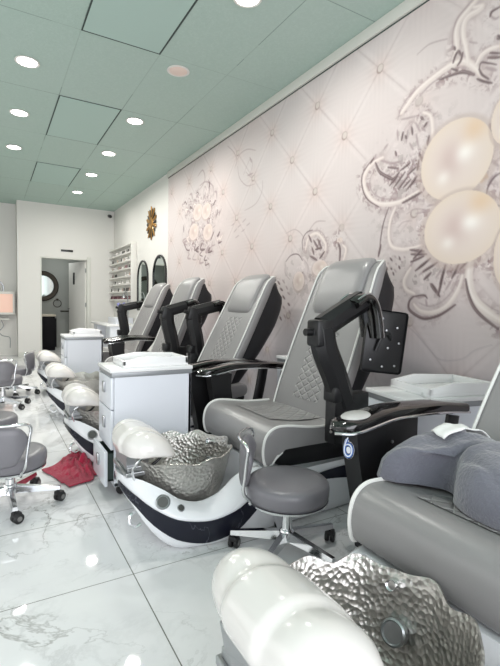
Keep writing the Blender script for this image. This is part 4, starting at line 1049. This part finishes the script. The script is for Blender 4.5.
# ------------------------------------------------------------------ rolling stools
def rolling_stool(x, y, rot, seat_z, label, back_rot=0.0, star=0.0):
    root = empty('rolling_stool', (x, y, 0), rot); tag(root, label, 'stool', 'grey rolling pedicure stools')
    sz = seat_z
    bm_obj('seat', LT([(.001, sz - .085), (.170, sz - .085), (.184, sz - .08), (.190, sz - .062), (.191, sz - .03), (.187, sz - .012), (.177, sz - .002), (.145, sz + .002), (.001, sz + .003)], seg=48), leather_dark, root, angle=60)
    bm_obj('seat_plate', LT([(.001, sz - .097), (.150, sz - .097), (.186, sz - .093), (.188, sz - .084), (.001, sz - .084)], seg=40), chrome, root)
    bm_obj('column', LT([(.001, .085), (.026, .085), (.026, sz - .16), (.017, sz - .158), (.017, sz - .092), (.001, sz - .092)], seg=20), chrome, root)
    bm_obj('height_lever', TB([(0, -.02, sz - .115), (.03, -.06, sz - .118), (.05, -.10, sz - .125)], .007), black_plastic, root)
    bm_obj('hub', LT([(.001, .07), (.036, .07), (.04, .085), (.036, .12), (.028, .128), (.001, .128)], seg=24), chrome, root)
    for k in range(5):
        a = star + 2 * PI * k / 5; M_ = Matrix.Rotation(a, 4, 'Z')
        b = bmesh.new(); add_loft(b, [[(q, -w_, z0), (q, w_, z0), (q, w_ * .7, z1), (q, -w_ * .7, z1)] for q, w_, z0, z1 in ((.02, .022, .075, .118), (.15, .018, .074, .104), (.262, .014, .072, .092))])
        bmesh.ops.transform(b, matrix=M_, verts=b.verts); leg = bm_obj('base_leg', b, chrome, root, angle=30)
        c = bmesh.new(); hb_ = bmesh.new(); sw = Matrix.Translation((.25, 0, 0)) @ Matrix.Rotation(.45 - a + .22 * (k % 3), 4, 'Z')
        for sy in (-1, 1):
            add_lathe(c, [(.001, 0), (.022, 0), (.027, .004), (.027, .016), (.022, .02), (.001, .02)], seg=20, fn=lambda p, a_, r, z, sy=sy: Vector((p.x + .012, sy * (.004 + p.z), p.y + .027)))
            add_lathe(hb_, [(.001, .0205), (.013, .0205), (.013, .0215), (.001, .0215)], seg=16, fn=lambda p, a_, r, z, sy=sy: Vector((p.x + .012, sy * (.004 + p.z), p.y + .027)))
        add_box(c, -.012, .028, -.022, .022, .036, .06, .006); add_lathe(c, [(.001, .05), (.007, .05), (.007, .075), (.001, .075)], seg=10)
        bmesh.ops.transform(c, matrix=M_ @ sw, verts=c.verts); 
        bmesh.ops.transform(hb_, matrix=M_ @ sw, verts=hb_.verts); n0 = len(c.faces); tmpm = bpy.data.meshes.new('t'); hb_.to_mesh(tmpm); hb_.free(); c.from_mesh(tmpm); bpy.data.meshes.remove(tmpm)
        c.faces.ensure_lookup_table()
        for fi in range(n0, len(c.faces)): c.faces[fi].material_index = 1
        bm_obj('caster', c, dark_rubber, leg).data.materials.append(tyre_grey)
    # low curved backrest on a flat chrome loop, on the stool's local +x side turned by back_rot
    Rb = Matrix.Rotation(back_rot, 4, 'Z')
    p = bmesh.new(); rings = []
    for i in range(17):
        u = -1 + 2 * i / 16; an = u * .60 * (1 - .0 * u); ring = []
        for k in range(14):
            q = 2 * PI * k / 14; hh = .108 * (1 - .25 * abs(u) ** 3) * max(.25, (1 - abs(u) ** 8)) ** .5; th = .021 * max(.3, (1 - abs(u) ** 8)) ** .5
            rr = .205 + th * math.copysign(abs(math.cos(q)) ** .7, math.cos(q))
            zq = math.copysign(abs(math.sin(q)) ** .6, math.sin(q)); an2 = an * (1 + .12 * zq)
            ring.append((rr * math.cos(an2), rr * math.sin(an2) * 1.02, sz + .075 + hh * math.copysign(abs(math.sin(q)) ** .6, math.sin(q))))
        rings.append(ring)
    add_loft(p, rings); bmesh.ops.transform(p, matrix=Rb, verts=p.verts); bp = bm_obj('backrest', p, leather_dark, root, angle=60)
    f = bmesh.new()
    loop = []
    for s_, z in ((-.50, -.088), (-.54, -.075), (-.57, -.03), (-.61, .04), (-.67, .12), (-.70, .165), (-.62, .190), (-.4, .194), (0, .194), (.4, .194), (.62, .190), (.70, .165), (.67, .12), (.61, .04), (.57, -.03), (.54, -.075), (.50, -.088)):
        R_ = .228 if z > -.05 else .19
        loop.append((R_ * math.cos(s_), R_ * math.sin(s_), sz + z))
    add_tube(f, loop, .008, seg=8, n=4); add_tube(f, [(.13, -.075, sz - .09), (.167, -.091, sz - .088)], .008, smooth=False); add_tube(f, [(.13, .075, sz - .09), (.167, .091, sz - .088)], .008, smooth=False)
    bmesh.ops.transform(f, matrix=Rb, verts=f.verts); bm_obj('back_frame', f, chrome, root, angle=60)
    return root
left = math.atan2(.503, -.864)
rolling_stool(1.175, 1.645, 0, .36, 'grey rolling stool standing between two foot bowls, near the chair numbered 6', back_rot=left - .08, star=math.radians(69))
rolling_stool(0.085, 2.79, 0, .315, 'grey rolling stool nearest at the left edge, beside the red towel', back_rot=-1.85, star=-PI / 2 + .05)
rolling_stool(-.03, 3.50, 0, .36, 'grey rolling stool mostly hidden behind the nearest left-hand stool', back_rot=2.6, star=-.5)
rolling_stool(0.11, 5.45, 0, .34, 'grey rolling stool at the left edge, in front of the farthest stool', back_rot=-1.7, star=-.9)
rolling_stool(0.25, 6.15, 0, .34, 'farthest grey rolling stool, its small square back turned to the row of footbaths', back_rot=-.42, star=-.35)

# ------------------------------------------------------------------ white trolley cabinets
def trolley(x0, x1, y0, y1, top, label, open_drawer=0.0, tray=None, wheels=True, rz=0):
    cx, cy = (x0 + x1) / 2, (y0 + y1) / 2
    root = empty('drawer_cabinet', (cx, cy, 0), rz); tag(root, label, 'cabinet', 'white drawer cabinets between the chairs')
    X0, X1, Y0, Y1 = x0 - cx, x1 - cx, y0 - cy, y1 - cy
    zb = .065
    b = bmesh.new(); add_box(b, X0 + .02, X1, Y0, Y1, zb, zb + .02); add_box(b, X0 + .02, X1, Y0, Y0 + .018, zb, top - .05, .002); add_box(b, X0 + .02, X1, Y1 - .018, Y1, zb, top - .05, .002); add_box(b, X1 - .018, X1, Y0, Y1, zb, top - .05, .002)
    add_box(b, X0 + .03, X1, Y0 + .01, Y1 - .01, top - .07, top - .05)
    bm_obj('body', b, cab_white, root, smooth=False)
    bm_obj('edge_band', BX(X0 + .004, X1 + .004, Y0 - .004, Y1 + .004, top - .05, top - .022, .002), edge_grey, root)
    bm_obj('countertop', BX(X0 - .006, X1 + .008, Y0 - .008, Y1 + .008, top - .022, top, .004), top_white, root)
    hs = [(zb + .008, zb + .215), (zb + .222, top - .245), (top - .238, top - .052)]
    for i, (a, c) in enumerate(hs):
        o_ = open_drawer if i == 0 else 0
        d = bm_obj('drawer', BX(X0 - o_, X0 + .018 - o_, Y0 + .002, Y1 - .002, a, c, .003), cab_white, root)
        if o_:
            q = bmesh.new(); add_box(q, X0 + .018 - o_, X0 + .3, Y0 + .03, Y0 + .042, a + .02, c - .02); add_box(q, X0 + .018 - o_, X0 + .3, Y1 - .042, Y1 - .03, a + .02, c - .02); add_box(q, X0 + .018 - o_, X0 + .3, Y0 + .03, Y1 - .03, a + .02, a + .03)
            bm_obj('drawer_box', q, gap_dark, d, smooth=False)
        h = bmesh.new(); zc = (a + c) / 2 + .02
        add_box(h, X0 - .012 - o_, X0 + .001 - o_, -.022, .022, zc - .034, zc + .034, .004); bm_obj('handle', h, steel, d)
    if tray:
        tx0, tx1, ty0, ty1 = tray[0] - cx, tray[1] - cx, tray[2] - cy, tray[3] - cy; h_ = tray[4]
        tm = bmesh.new(); add_box(tm, tx0, tx1, ty0, ty1, top, top + .014, .003)
        for (ya, yb) in ((ty0, ty0 + .02), (ty1 - .02, ty1)):
            add_extrude(tm, [(tx0, top + .012), (tx1, top + .012), (tx1, top + h_ - .012), (tx0 + .34 * (tx1 - tx0), top + h_), (tx0, top + h_ * .62)], ya, yb, .003, 2)
        add_box(tm, tx1 - .02, tx1, ty0, ty1, top + .01, top + h_ - .012, .003); add_box(tm, tx0, tx0 + .016, ty0, ty1, top + .01, top + h_ * .62, .003)
        bm_obj('hand_tray', tm, top_white, root, angle=30)
    if wheels:
        for sx in (X0 + .06, X1 - .05):
            for sy in (Y0 + .045, Y1 - .045):
                c = bmesh.new()
                add_lathe(c, [(.001, -.012), (.024, -.012), (.026, -.008), (.026, .008), (.024, .012), (.001, .012)], seg=18, fn=lambda p, a_, r, z: Vector((sx + p.x + .008, sy + p.z, p.y + .026)))
                add_box(c, sx - .016, sx + .02, sy - .018, sy + .018, .045, .066, .003); bm_obj('caster', c, dark_rubber, root)
    return root
trolley(.60, 1.10, 2.62, 2.95, .765, 'white three-drawer cabinet beside the red towel with its bottom drawer pulled out', open_drawer=.035, tray=(.68, 1.09, 2.65, 2.93, .065))
trolley(1.75, 2.34, 1.375, 1.725, .715, 'white cabinet against the mural, between the chair numbered 6 and its neighbour', tray=(1.89, 2.325, 1.395, 1.71, .07), rz=math.radians(-11))
trolley(2.02, 2.37, 2.70, 3.02, .75, 'low white cabinet glimpsed at the wall behind the second and third chairs')
trolley(.70, 1.10, 5.19, 5.52, .785, 'far white cabinet standing between the last two chairs, below the restroom door', tray=(.79, 1.09, 5.21, 5.50, .065))

# ------------------------------------------------------------------ soft things
def vnoise(seed):
    r = np.random.RandomState(seed); g = r.rand(32, 32)
    def f(x, y):
        x = x % 31; y = y % 31; i, j = int(x), int(y); u, v = x - i, y - j; u = u * u * (3 - 2 * u); v = v * v * (3 - 2 * v)
        return (g[i, j] * (1 - u) + g[i + 1, j] * u) * (1 - v) + (g[i, j + 1] * (1 - u) + g[i + 1, j + 1] * u) * v
    return f
def cloth_obj(name, pts_fn, nu, nv, m, thick):
    me = bpy.data.meshes.new(name); vs = []; fs = []
    for i in range(nu):
        for j in range(nv): vs.append(pts_fn(i / (nu - 1), j / (nv - 1)))
    for i in range(nu - 1):
        for j in range(nv - 1): fs.append((i * nv + j, (i + 1) * nv + j, (i + 1) * nv + j + 1, i * nv + j + 1))
    me.from_pydata(vs, [], fs); o = link(name, me, m, smooth=True, angle=180)
    s = o.modifiers.new('thick', 'SOLIDIFY'); s.thickness = thick; s.offset = 1
    return o
n1, n2 = vnoise(5), vnoise(9)
def towel(u, v):
    # corners: pointed left corner, front corner, right corner by the drawer, back corner; heaped at the back
    A, B, C_, D_ = Vector((.30, 3.27, 0)), Vector((.42, 2.87, 0)), Vector((.625, 3.00, 0)), Vector((.57, 3.54, 0))
    p = (A * (1 - u) + B * u) * (1 - v) + (D_ * (1 - u) + C_ * u) * v
    heap = math.exp(-(((u - .40) / .40) ** 2 + ((v - .74) / .26) ** 2))
    edge = min(1, 8 * min(u, 1 - u, v, 1 - v))
    rip = (n1(u * 8 + v * 5, v * 11) - .5) * .075 + abs(n2(u * 11, v * 9 + u * 4) - .5) * .04
    z = .008 + heap * (.022 + .07 * abs(n1(u * 9 + v * 3, v * 13 + 3) - .4)) + max(0, rip) * (.35 + heap) * edge
    p.x += (n2(v * 6, u * 4) - .5) * .05 * (.5 + heap); p.y += (n1(v * 5 + 9, u * 6) - .5) * .06
    return (p.x, p.y, z)
tag(cloth_obj('towel', towel, 70, 70, red_cloth, .006), 'crumpled crimson towel lying on the marble floor beside the pulled-out drawer', 'towel')

# fleece blanket: one soft mound with folds, lying on the seat
OUT = smooth_path([(1.17, 1.10, 0), (1.20, 1.04, 0), (1.28, 1.0, 0), (1.335, .95, 0), (1.31, .89, 0), (1.23, .84, 0), (1.185, .76, 0), (1.18, .66, 0), (1.20, .54, 0), (1.26, .46, 0), (1.42, .44, 0), (1.54, .50, 0), (1.565, .7, 0), (1.57, .92, 0), (1.54, 1.06, 0), (1.42, 1.135, 0), (1.28, 1.15, 0), (1.20, 1.135, 0), (1.17, 1.10, 0)], 6)[:-1]
BC_ = Vector((1.40, .86, 0)); nb1, nb2 = vnoise(31), vnoise(17)
bm = bmesh.new(); NR = 22; rings = []
def seat_z(x): return sinterp(x + .135, [(1.19, .50), (1.25, .525), (1.33, .532), (1.5, .512), (1.9, .51)])
def blanket_h(x, y, f):
    edge = max(0.0, 1 - f ** 6) ** .5
    h_ = .118 + .066 * math.exp(-((x - 1.44) / .16) ** 2)
    fold = (nb1(x * 14 + y * 6, y * 9 - x * 3) - .5) * .035 + (nb2(x * 30, y * 26) - .5) * .010
    fold -= .040 * math.exp(-((x * .55 + y * .84 - 1.50) / .014) ** 2) * max(0, min(1, (1.42 - x) / .1))
    fold -= .009 * math.exp(-((x * .9 - y * .44 - .80) / .014) ** 2)
    return seat_z(x) + .006 + edge * max(.02, h_ + fold * min(1, 2.2 * (1 - f) + .35))
for i in range(NR + 1):
    f = i / NR
    rings.append([(q.x, q.y, blanket_h(q.x, q.y, f)) for q in [BC_ + (p - BC_) * f for p in OUT]])
rings.append([(p.x * .97 + BC_.x * .03, p.y * .97 + BC_.y * .03, seat_z(p.x) + .002) for p in OUT])
add_loft(bm, rings)
OUT2 = OUT; bmesh.ops.translate(bm, verts=bm.verts, vec=(.04, .03, 0))
blk_o = bm_obj('fleece_blanket', bm, fleece, angle=180)
tag(blk_o, 'grey fleece blanket bundled on the seat of the chair numbered 6', 'blanket')
bpy.context.view_layer.update()
def packet(u, v):
    c = Vector((1.50, 1.01)); a = Vector((.2, -.05)); b = Vector((.02, .07))
    p = c + a * (u - .5) + b * (v - .5)
    zs_ = []
    for dx, dy in ((0, 0), (.025, 0), (-.025, 0), (0, .025), (0, -.025)):
        hit, loc, _, _ = blk_o.ray_cast(Vector((p.x + dx, p.y + dy, 1.5)), Vector((0, 0, -1)))
        if hit: zs_.append(loc.z)
    z0 = max(zs_) if zs_ else .66
    return (p.x, p.y, z0 + .006 + .003 * math.sin(u * 17 + v * 3) + .002 * math.sin(v * 9))
tag(cloth_obj('paper_packet', packet, 24, 8, paper, .004), 'white paper packet lying on top of the grey fleece blanket', 'packet')

# cable on the cabinet top
cb = TB([(1.80, 1.30, .722), (1.83, 1.42, .721), (1.86, 1.47, .721), (1.90, 1.49, .75), (1.95, 1.50, .735), (2.05, 1.50, .735), (2.18, 1.45, .735), (2.28, 1.40, .74), (2.33, 1.38, .80), (2.37, 1.30, .80), (2.392, 1.2, .84)], .0035, seg=6)
tag(bm_obj('charging_cable', cb, cord_white), 'thin white charging cable trailing over the cabinet top by the mural', 'cable')

# ------------------------------------------------------------------ ceiling lights
def downlight(x, y, lit, label, group):
    root = empty('ceiling_light', (x, y, CZ)); tag(root, label, 'ceiling light', group)
    bm_obj('trim_ring', LT([(.078, 0.0), (.094, -.002), (.098, -.008), (.09, -.012), (.078, -.009)], seg=36, ring=True), white_metal, root)
    bm_obj('diffuser', LT([(.001, -.001), (.080, -.001), (.080, -.008), (.06, -.013), (.03, -.0155), (.001, -.016)], seg=32), lamp_emit if lit else lamp_off, root)
    if lit:
        l = bpy.data.lights.new('lamp', 'AREA'); l.shape = 'DISK'; l.size = .15; l.energy = LAMP_POWER; l.spread = math.radians(172); l.color = (1, .97, .92)
        o = bpy.data.objects.new('lamp', l); COL.objects.link(o); o.parent = root; o.location = (0, 0, -.02)
ords = ['nearest', 'second', 'third', 'fourth', 'fifth', 'farthest']
for i, yv in enumerate((3.12, 4.35, 5.54, 6.79)):
    if i: downlight(.30, yv, True, 'round lit ceiling downlight, %s of the left-hand row of three' % ['', 'nearest', 'middle', 'farthest'][i], 'lit round downlights in the ceiling')
for i, yv in enumerate((5.07, 6.34, 7.53, 8.85)):
    downlight(1.42, yv, True, 'round lit ceiling downlight, %s of the four in the row nearer the mural' % ['nearest', 'second', 'third', 'farthest'][i], 'lit round downlights in the ceiling')
downlight(1.44, 3.80, False, 'round unlit pinkish downlight in the green ceiling', 'unlit downlight')
downlight(1.49, 2.68, True, 'round lit downlight at the top edge, just nearer than the unlit one', 'lit round downlights in the ceiling')

# ------------------------------------------------------------------ wall things
clk = empty('sunburst_clock', (WX, 7.54, 2.52)); tag(clk, 'gold and black sunburst wall clock above the arched mirrors', 'wall clock')
for k in range(20):
    a = 2 * PI * k / 20; L = .285 if k % 2 == 0 else .25
    r = bmesh.new(); add_loft(r, [[(-.010, -w_, q), (-.022, 0, q), (-.010, w_, q), (-.002, 0, q)] for q, w_ in ((.06, .012), (.15, .032), (L - .035, .036), (L, .004))])
    bmesh.ops.transform(r, matrix=Matrix.Rotation(a, 4, 'X'), verts=r.verts); bm_obj('ray', r, bronze if k % 2 else gold, clk, angle=20)
fc = LT([(.001, -.002), (.095, -.002), (.10, -.012), (.085, -.03), (.07, -.026), (.001, -.026)], seg=32); bmesh.ops.transform(fc, matrix=Matrix.Rotation(PI / 2, 4, 'Y').inverted() if False else Matrix.Rotation(-PI / 2, 4, 'Y') @ Matrix.Scale(-1, 4, (0, 0, 1)), verts=fc.verts)
bm_obj('clock_face', fc, gold, clk)
hd = bmesh.new(); add_box(hd, -.034, -.031, -.004, .004, 0, .055); add_box(hd, -.037, -.034, -.003, .06, -.003, .004); bm_obj('clock_hands', hd, frame_black, clk)

def arched_mirror(y0, y1, z0, z1, label):
    cy = (y0 + y1) / 2; hw = (y1 - y0) / 2; root = empty('arched_mirror', (WX, cy, z0)); tag(root, label, 'mirror', 'arched mirrors on the side wall')
    H = z1 - z0
    def outline(ins):
        w_ = hw - ins; p = [(-w_, ins), (w_, ins)]
        for k in range(17): an = PI * k / 16; p.append((w_ * math.cos(an), H - hw + w_ * math.sin(an)))
        return p
    g = bmesh.new(); vs = [g.verts.new((-.012, y, z)) for y, z in outline(.012)]; g.faces.new(vs); e = bmesh.ops.extrude_face_region(g, geom=g.faces[:]); bmesh.ops.translate(g, verts=[v for v in e['geom'] if isinstance(v, bmesh.types.BMVert)], vec=(.010, 0, 0))
    bm_obj('mirror_glass', g, mirror_glass, root, smooth=False)
    f = bmesh.new(); o_ = outline(0); i_ = outline(.026); n = len(o_)
    rings = [[(-.001, y, z) for y, z in o_], [(-.026, y, z) for y, z in o_], [(-.026, y, z) for y, z in i_], [(-.001, y, z) for y, z in i_]]
    V = [[f.verts.new(p) for p in r] for r in rings]
    for a in range(4):
        for k in range(n): f.faces.new((V[a][k], V[a][(k + 1) % n], V[(a + 1) % 4][(k + 1) % n], V[(a + 1) % 4][k]))
    bm_obj('mirror_frame', f, frame_black, root, smooth=False)
arched_mirror(7.70, 8.34, 1.02, 1.93, 'black framed arched mirror next to the polish rack')
arched_mirror(6.76, 7.42, 1.00, 1.95, 'black framed arched mirror at the edge of the mural')

# polish rack with its bottles
rk = empty('polish_rack', (WX, 9.45, 1.2)); tag(rk, 'white wall rack of narrow shelves for nail polish, left of the arched mirrors', 'polish rack')
RW = 1.0
bm_obj('back_board', BX(-.012, -.001, -RW, RW, 0, 1.08), white_metal, rk, smooth=False)
for sy in (-1, 1): bm_obj('side_panel', BX(-.11, -.001, sy * RW - .018, sy * RW + .018, -.02, 1.1, .003), white_metal, rk)
bm_obj('top_board', BX(-.11, -.001, -RW + .018, RW - .018, 1.07, 1.09), white_metal, rk, smooth=False)
shz = [0.0, .16, .31, .46, .61, .76, .91]
for z in shz: bm_obj('shelf', BX(-.10, -.012, -RW + .018, RW - .018, z, z + .014), white_metal, rk, smooth=False); 
for z in shz: bm_obj('shelf_lip', BX(-.105, -.1, -RW + .018, RW - .018, z, z + .028), white_metal, rk, smooth=False)
pc = {'black': (40, 38, 40), 'mauve': (146, 112, 116), 'beige': (196, 176, 164), 'plum': (92, 52, 62), 'rose': (176, 120, 122), 'white': (228, 226, 222)}
pmat = {k: mat('polish_' + k, c, .2, coat=.3) for k, c in pc.items()}
rnd = random.Random(11); bprof = [(.001, 0), (.017, 0), (.019, .004), (.019, .036), (.010, .043), (.009, .046), (.011, .047), (.010, .082), (.001, .083)]
onames = ['lowest', 'second lowest', 'third lowest', 'fourth lowest', 'fifth lowest', 'second highest', 'highest']
meshes = {}
for k in pc:
    b = LT(bprof, seg=10); me = bpy.data.meshes.new('polish_bottle'); bmesh.ops.recalc_face_normals(b, faces=b.faces); b.to_mesh(me); b.free(); me.materials.append(pmat[k])
    for p in me.polygons: p.use_smooth = True
    meshes[k] = me
for si, z in enumerate(shz):
    yv = -RW + .06; 
    while yv < RW - .05:
        if si == 0: k = rnd.choice(['plum', 'mauve', 'rose', 'plum'])
        else: k = rnd.choice(['white', 'white', 'beige', 'white', 'mauve', 'black', 'black'] if si in (1, 3, 4) else ['white', 'white', 'beige', 'white', 'black'])
        if si == 0 or rnd.random() < .62:
            o = bpy.data.objects.new('polish_bottle', meshes[k]); COL.objects.link(o); o.location = (WX - .058, 9.45 + yv, 1.2 + z + .0142)
            tag(o, '%s nail polish bottle on the %s shelf of the white wall rack' % (k, onames[si]), 'bottle', '%s polish bottles on the %s shelf' % (k, onames[si]))
        yv += .075 if si == 0 else .105

# manicure desk under the rack, with lamp and bottle
dk = empty('manicure_table', (2.1, 9.0, 0)); tag(dk, 'white manicure table against the wall under the polish rack', 'table')
bm_obj('table_top', BX(-.28, .29, -.75, .75, .72, .75, .004), top_white, dk)
for sy in (-1, 1): bm_obj('pedestal', BX(-.22, .27, sy * .55 - .18, sy * .55 + .18, 0.0, .72, .004), cab_white, dk)
bm_obj('dust_box', BX(-.05, .28, -.45, .2, .75, .87, .006), cab_white, dk)
lp = empty('desk_lamp', (2.24, 8.42, .752)); tag(lp, 'slim gooseneck desk lamp on the white manicure table', 'lamp')
bm_obj('lamp_base', LT([(.001, 0), (.07, 0), (.07, .018), (.001, .022)], seg=24), white_metal, lp)
bm_obj('gooseneck', TB([(0, 0, .02), (0, 0, .35), (-.0, .04, .55), (0, .16, .62), (0, .27, .56)], .010), steel, lp)
bm_obj('lamp_head', LT([(.001, .04), (.02, .04), (.05, -.03), (.045, -.03), (.001, .02)], seg=20, c=(0, .28, .53)), steel, lp)
fv = empty('flower_vase', (2.10, 8.35, .752)); tag(fv, 'small glass vase with lilac blue flowers at the end of the manicure table', 'vase')
bm_obj('vase', LT([(.001, 0), (.04, 0), (.05, .06), (.032, .16), (.045, .22), (.036, .22), (.024, .16), (.001, .02)], seg=20), mat('vase_glass', (190, 200, 214), .08, coat=.3), fv)
lil = mat('lilac_petals', (136, 138, 184), .7)
for k in range(9):
    a = k * 2.4; r = .02 + .012 * (k % 4); c = (r * math.cos(a) * 1.6, r * math.sin(a) * 1.6, .30 + .09 * ((k * 7) % 9) / 9)
    b = bmesh.new(); bmesh.ops.create_icosphere(b, subdivisions=2, radius=.034)
    for v in b.verts: v.co *= 1 + .18 * math.sin(v.co.x * 190 + k) * math.cos(v.co.y * 170); v.co += Vector(c)
    add_tube(b, [(c[0] * .3, c[1] * .3, .2), c], .004, smooth=False, seg=5)
    bm_obj('flower', b, lil, fv)

# security camera in the corner
sc_ = empty('security_camera', (2.30, FY, 3.06)); tag(sc_, 'small black dome security camera high in the far corner by the ceiling', 'camera')
bm_obj('mount', LT([(.001, 0), (.045, 0), (.045, .02), (.001, .02)], seg=20, fn=lambda p, a, r, z: Vector((p.x, -p.z, p.y))), white_metal, sc_)
bm_obj('camera_body', TB([(0, -.02, 0), (0, -.06, -.005), (0, -.15, -.03)], .034, seg=14), frame_black, sc_)
# sign above the restroom door
sg = empty('door_sign', (1.43, FY, 2.235)); tag(sg, 'narrow dark sign plate above the restroom doorway', 'sign')
bm_obj('plate', BX(-.12, .12, -.012, -.001, -.022, .022, .003), frame_black, sg)
# ------------------------------------------------------------------ restroom fittings
rm = empty('round_mirror', (1.11, 12.0, 1.53)); tag(rm, 'round mirror with a wide dark frame inside the restroom', 'mirror')
rg = bmesh.new(); add_lathe(rg, [(.25, -.001), (.365, -.001), (.365, -.03), (.345, -.05), (.27, -.05), (.25, -.02)], seg=48, ring=True, fn=lambda p, a, r, z: Vector((p.x, p.z, p.y)))
bm_obj('mirror_frame', rg, bronze, rm)
bm_obj('mirror_glass', LT([(.001, -.002), (.255, -.002), (.255, -.016), (.001, -.016)], seg=40, fn=lambda p, a, r, z: Vector((p.x, p.z, p.y))), mirror_glass, rm, smooth=False)
vn = empty('restroom_vanity', (1.03, 11.72, 0)); tag(vn, 'black vanity cabinet with a cream basin top inside the restroom', 'vanity')
bm_obj('cabinet', BX(-.36, .30, -.25, .27, .0, .80, .005), vanity_dark, vn)
bm_obj('basin_top', BX(-.37, .32, -.27, .275, .80, .85, .012), cream, vn)
for sx in (-.21, .16): bm_obj('door', BX(sx - .17, sx + .17, -.265, -.25, .08, .76, .004), vanity_dark, vn)
tr_ = empty('towel_ring', (1.44, 12.0, 1.2)); tag(tr_, 'dark metal towel ring on the grey restroom wall', 'towel ring')
bm_obj('ring', TB([(.09 * math.cos(k * PI / 12), -.05, -.09 + .09 * math.sin(k * PI / 12)) for k in range(25)], .009, smooth=False), bronze, tr_)
bm_obj('mount', BX(-.025, .025, -.06, -.001, -.02, .03, .004), bronze, tr_)
gb = empty('grab_bar', (1.75, 12.0, .92)); tag(gb, 'dark grab bar on the grey restroom wall beside the open door', 'grab bar')
bm_obj('bar', TB([(-.22, -.001, 0), (-.22, -.06, 0), (.22, -.06, 0), (.22, -.001, 0)], .018, smooth=False), bronze, gb)

# ------------------------------------------------------------------ lit cabinet on the recessed wall, with its cords
uv = empty('wall_sterilizer', (.22, RY, 1.1)); tag(uv, 'white wall cabinet with a pink lit glass front at the far left edge', 'wall cabinet')
fr = bmesh.new(); add_box(fr, -.26, .225, -.26, -.001, -.235, -.19, .005); add_box(fr, -.26, .225, -.26, -.001, .19, .24, .005); add_box(fr, .19, .225, -.26, -.001, -.19, .19, .003); add_box(fr, -.26, -.225, -.26, -.001, -.19, .19, .003); add_box(fr, -.225, .19, -.02, -.001, -.19, .19)
bm_obj('housing', fr, white_metal, uv)
bm_obj('lit_front', BX(-.225, .19, -.252, -.24, -.19, .19, .002), pink_lit, uv, smooth=False)
bm_obj('shelf', BX(-.30, .12, -.26, -.001, -.345, -.315, .004), white_metal, uv)
bm_obj('bracket', TB([(.02, -.12, .24), (.02, -.12, .36), (-.05, -.12, .44), (-.14, -.12, .36), (-.14, -.12, .24)], .016), steel, uv)
pc_ = TB([(.20, RY - .006, .75), (.24, RY - .012, .62), (.16, RY - .012, .5), (.22, RY - .012, .42), (.30, RY - .012, .4), (.36, RY - .012, .36), (.36, RY - .012, .16)], .007, seg=6)
tag(bm_obj('power_cord', pc_, edge_grey), 'grey power cord hanging on the wall below the lit wall cabinet', 'cord')
